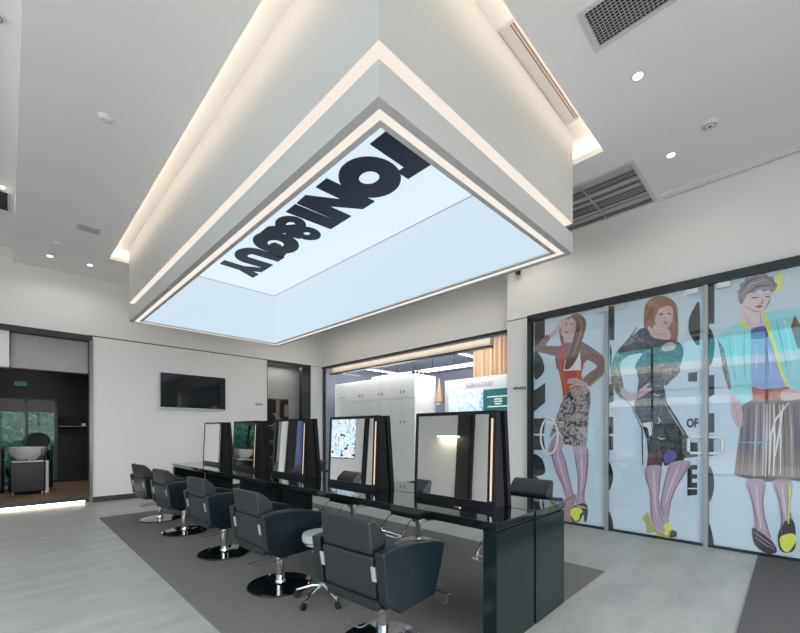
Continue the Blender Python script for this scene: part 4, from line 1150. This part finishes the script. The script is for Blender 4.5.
# --- poster with the aqua jacket
t = poster('right fashion poster, short-haired woman in an aqua jacket and metallic pleated skirt', 709, 812)
p = Print()
for pts in (zp(z7, [(48, 122), (76, 118), (76, 335), (48, 338)]), zp(z8, [(48, 28), (76, 25), (76, 128), (48, 145)]), zp(z8, [(48, 228), (76, 228), (76, 330), (48, 330)]), zp(z8, [(48, 345), (72, 345), (72, 455), (48, 455)])):
    p.poly(pts, 'ink', False)
p.poly(zp(z7, [(48, 365), (76, 420), (72, 510), (48, 555)]), 'ink')
p.poly(zp(z8, [(48, 510), (72, 560), (72, 640), (48, 690)]), 'ink')
p.poly(zp(z9, [(34, 460), (50, 520), (48, 552), (34, 552)]), 'ink')
p.build('background_letters', t)
p = Print()
p.layer = 20
p.poly(zp(z7, [(90, 412), (130, 470), (160, 633)]) + zp(z8, [(168, 110), (150, 100), (130, 30)]) + zp(z7, [(122, 590), (110, 500)]), 'sleeve2', False)
p.poly(zp(z7, [(265, 360), (345, 340), (370, 420), (430, 600)]) + zp(z8, [(470, 85), (380, 105), (270, 90)]), 'blue', False)
p.poly(zp(z7, [(272, 368), (340, 352), (356, 405), (270, 415)]), 'violet')
p.poly(zp(z7, [(225, 240), (330, 268), (336, 310), (342, 335), (300, 352), (265, 355), (212, 322)]), 'face3')
p.poly(zp(z7, [(212, 322), (240, 345), (268, 362), (268, 633)]) + zp(z8, [(276, 80), (280, 185), (240, 190), (200, 160), (165, 120)]) + zp(z7, [(160, 633), (125, 470), (90, 405), (150, 365)]), 'aqua', False)
p.poly(zp(z7, [(338, 272), (440, 262), (528, 252), (600, 300), (600, 640)]) + zp(z8, [(560, 118), (500, 105), (460, 85), (430, 20)]) + zp(z7, [(395, 470), (350, 365)]), 'aqua', False)
p.poly(zp(z7, [(338, 272), (350, 285), (405, 460), (440, 600)]) + zp(z8, [(475, 95), (455, 85), (425, 20)]) + zp(z7, [(390, 470), (345, 350)]), 'yel', False)
p.poly(zp(z7, [(205, 320), (225, 325), (270, 360), (262, 366), (212, 345)]), 'yel', False)
p.poly(zp(z7, [(395, 90), (430, 60), (430, 155), (395, 165)]), 'yel', False)
p.poly(zp(z7, [(480, 350), (500, 288), (528, 340), (560, 400), (560, 480), (515, 465)]), 'brown', False)
p.poly(zp(z7, [(222, 190), (270, 178), (340, 168), (380, 172), (372, 212), (342, 262), (320, 278), (290, 277), (235, 250)]), 'face3')
p.poly(zp(z7, [(203, 195), (198, 165), (212, 150), (208, 128), (235, 112), (240, 95), (268, 90), (285, 74), (315, 78), (345, 70), (362, 84), (388, 90), (392, 112), (408, 128), (400, 152), (380, 172), (362, 158), (338, 168), (318, 152), (285, 176), (262, 168), (240, 195), (224, 232), (206, 225)]), 'hair3')
for q_ in ([(270, 198), (308, 194), (306, 200), (274, 203)], [(342, 192), (368, 189), (366, 195), (345, 197)]):
    p.poly(zp(z7, q_), 'eye', False)
p.poly(zp(z7, [(330, 200), (338, 230), (325, 235), (312, 232)]), 'skin', False)
p.poly(zp(z7, [(292, 246), (312, 238), (334, 243), (312, 254)]), 'lip')
p.poly(zp(z8, [(205, 195), (280, 155), (470, 152), (540, 140), (590, 200), (620, 590), (528, 588), (430, 572), (385, 590), (330, 592), (270, 580), (180, 552), (200, 400), (215, 280)]), 'skirt3', False)
p.poly(zp(z8, [(274, 86), (340, 102), (460, 88), (505, 110), (470, 152), (278, 158)]), 'belt', False)
p.poly(zp(z8, [(165, 135), (205, 160), (218, 200), (232, 260), (226, 302), (190, 290), (168, 230)]), 'skin')
p.poly(zp(z8, [(430, 112), (500, 98), (560, 120), (560, 145), (440, 162)]), 'skin')
p.poly(zp(z9, [(172, 300), (242, 302), (236, 380), (242, 440), (268, 520), (282, 552), (245, 560), (206, 500), (201, 430), (190, 370)]), 'leg')
p.poly(zp(z9, [(272, 300), (342, 302), (336, 400), (346, 450), (350, 520), (320, 540), (296, 515), (302, 440), (290, 370)]), 'leg')
p.poly(zp(z9, [(194, 478), (212, 482), (272, 530), (286, 565), (255, 571), (215, 550), (198, 522)]), 'shoe')
p.poly(zp(z9, [(290, 505), (310, 460), (330, 440), (352, 460), (356, 540), (338, 566), (300, 560)]), 'shoe')
p.poly(zp(z9, [(298, 512), (325, 498), (352, 500), (357, 525), (335, 560), (318, 565), (302, 548)]), 'yel')
for k in range(17):
    a_ = 215 + 20 * k + random.uniform(-4, 4)
    top = 205 + (a_ - 205) * 0.86 + 20
    m_ = 'pleatl' if k in (7, 8, 9, 11) else ('pleatd' if k % 2 else random.choice(('pleatd', 'hair3l')))
    p.line(zp(z8, [(top, 175 + random.uniform(0, 12)), ((top * 0.5 + a_ * 0.5) + random.uniform(-4, 4), 350), (a_ - 8, 560 + random.uniform(-10, 10))]), random.uniform(0.8, 2.6), m_)
for pts, w_, m_ in ((zp(z8, [(470, 170), (400, 260), (375, 340), (365, 540)]), 2.2, 'pleatl'), (zp(z8, [(440, 180), (420, 320), (395, 460)]), 2.6, 'pleatl'), (zp(z8, [(205, 380), (300, 385), (380, 378)]), 1.2, 'aquad'),
                    (zp(z9, [(180, 315), (196, 380), (208, 440), (214, 500)]), 1.2, 'legd'), (zp(z9, [(238, 315), (232, 380), (240, 440), (262, 510)]), 1.2, 'legd'), (zp(z9, [(210, 315), (215, 400), (228, 480)]), 3.0, 'legl'),
                    (zp(z9, [(280, 315), (296, 370), (306, 440), (302, 500)]), 1.2, 'legd'), (zp(z9, [(336, 320), (330, 400), (340, 450)]), 1.2, 'legd'), (zp(z9, [(305, 315), (314, 400), (322, 450)]), 3.0, 'legl'),
                    (zp(z7, [(215, 170), (250, 115), (310, 90)]), 1.6, 'hair3d'), (zp(z7, [(230, 175), (270, 125), (340, 105)]), 1.4, 'hair3l'), (zp(z7, [(250, 180), (300, 140), (370, 130)]), 1.6, 'hair3d'), (zp(z7, [(280, 165), (330, 148), (390, 150)]), 1.2, 'hair3l'), (zp(z7, [(340, 85), (385, 110), (395, 140)]), 1.4, 'hair3d'), (zp(z7, [(212, 200), (222, 230)]), 1.4, 'hair3d'),
                    (zp(z7, [(326, 195), (334, 225), (318, 232)]), 0.8, 'skind'), (zp(z7, [(372, 195), (362, 230), (338, 265)]), 1.6, 'skind'), (zp(z7, [(240, 245), (290, 272), (325, 274)]), 1.4, 'skind'), (zp(z7, [(262, 188), (312, 182)]), 0.7, 'hair3d'), (zp(z7, [(338, 182), (372, 178)]), 0.7, 'hair3d'), (zp(z7, [(240, 290), (262, 340)]), 1.2, 'skind'), (zp(z7, [(318, 285), (322, 335)]), 1.6, 'skind'),
                    (zp(z7, [(180, 380), (185, 480), (200, 630)]), 2.0, 'aqual'), (zp(z7, [(235, 380), (232, 500), (240, 630)]), 1.6, 'aquad'), (zp(z7, [(150, 400), (165, 520), (190, 640)]), 1.0, 'aquad'), (zp(z7, [(440, 290), (470, 430), (500, 620)]), 2.4, 'aqual'), (zp(z7, [(400, 300), (430, 430), (470, 620)]), 1.4, 'aquad'), (zp(z7, [(500, 300), (470, 330), (440, 300)]), 1.0, 'aquad'),
                    (zp(z7, [(290, 440), (300, 520), (290, 620)]), 2.5, 'bluel'), (zp(z7, [(350, 430), (370, 520), (380, 620)]), 2.0, 'bluel'), (zp(z8, [(285, 110), (380, 120), (470, 108)]), 1.0, 'lip'), (zp(z8, [(180, 170), (195, 230), (205, 290)]), 0.8, 'skind'), (zp(z8, [(205, 200), (212, 250)]), 0.8, 'skind'), (zp(z8, [(440, 130), (500, 115), (550, 125)]), 1.0, 'skind'),
                    (zp(z9, [(198, 490), (240, 520), (280, 548)]), 0.8, 'hair3l'), (zp(z9, [(205, 510), (245, 540), (278, 556)]), 0.7, 'hair3l')):
    p.line(pts, w_, m_)
p.poly(zp(z9, [(330, 300), (338, 330), (335, 380), (332, 460), (326, 460), (330, 380)]), 'yel', False)
p.build('figure', t)

# glass doors in front of the posters, with frame, mullions, clips and handles
GX = WX - 0.045
dy = [ypx(533, GX), ypx(606.5, GX), ypx(705.5, GX), -0.6]
fr = MB()
fr.box(GX - 0.02, WX, dy[3], 2.83, 2.955, 3.05).box(GX - 0.02, WX, 2.765, 2.83, 0, 3.0).box(GX, WX, dy[3], 2.8, 0.0, 0.022)
struct(fr.build('door_frame', M['steel']))
for k in range(3):
    a, b_ = dy[k + 1], dy[k]
    d = MB().box(GX, GX + 0.01, a + 0.004, b_ - 0.004, 0.022, 2.955).build('door_%d' % (k + 1), M['glassd'])
    struct(d)
    if k < 2:
        MB().box(GX - 0.012, GX + 0.012, a - 0.022, a + 0.022, 0.0, 2.955).build('stile', M['gsteelm'], d)
    for cy in ((b_ - 0.16, a + 0.12) if k else (a + 0.03,)):
        MB().box(GX - 0.014, GX + 0.014, cy - 0.06, cy + 0.06, 2.885, 2.945, 0.004).build('clip', M['alum'], d)
    if k in (1, 2):
        hy0 = a + 0.035 if k == 1 else b_ - 0.035
        sg = 1 if k == 1 else -1
        b = MB()
        yw, z0_, z1_ = 0.115, 1.055, 1.235
        b.tube([(GX - 0.002, hy0, z1_), (GX - 0.04, hy0 + sg * 0.01, z1_), (GX - 0.045, hy0 + sg * (yw - 0.02), z1_), (GX - 0.045, hy0 + sg * yw, z1_ - 0.02), (GX - 0.045, hy0 + sg * yw, z0_ + 0.02), (GX - 0.045, hy0 + sg * (yw - 0.02), z0_), (GX - 0.04, hy0 + sg * 0.01, z0_), (GX - 0.002, hy0, z0_)], 0.017, n=10)
        o = b.build('handle', M['white'], d)
        o['label'] = 'white loop handle'
yy, zz = wall_pt(549, 436, GX - 0.02)
b = MB()  # white oval ring held off the glass by two short pins
b.tube([(GX - 0.02, yy + 0.125 * math.cos(k * math.pi / 20), zz + 0.26 * math.sin(k * math.pi / 20)) for k in range(40)], 0.014, n=8, closed=True)
b.cyl((GX - 0.02, yy, zz + 0.26), (GX, yy, zz + 0.26), 0.012).cyl((GX - 0.02, yy, zz - 0.26), (GX, yy, zz - 0.26), 0.012)
tag(b.build('glass_ring', M['white']), 'white oval ring on the glass in front of the left poster', 'handle')
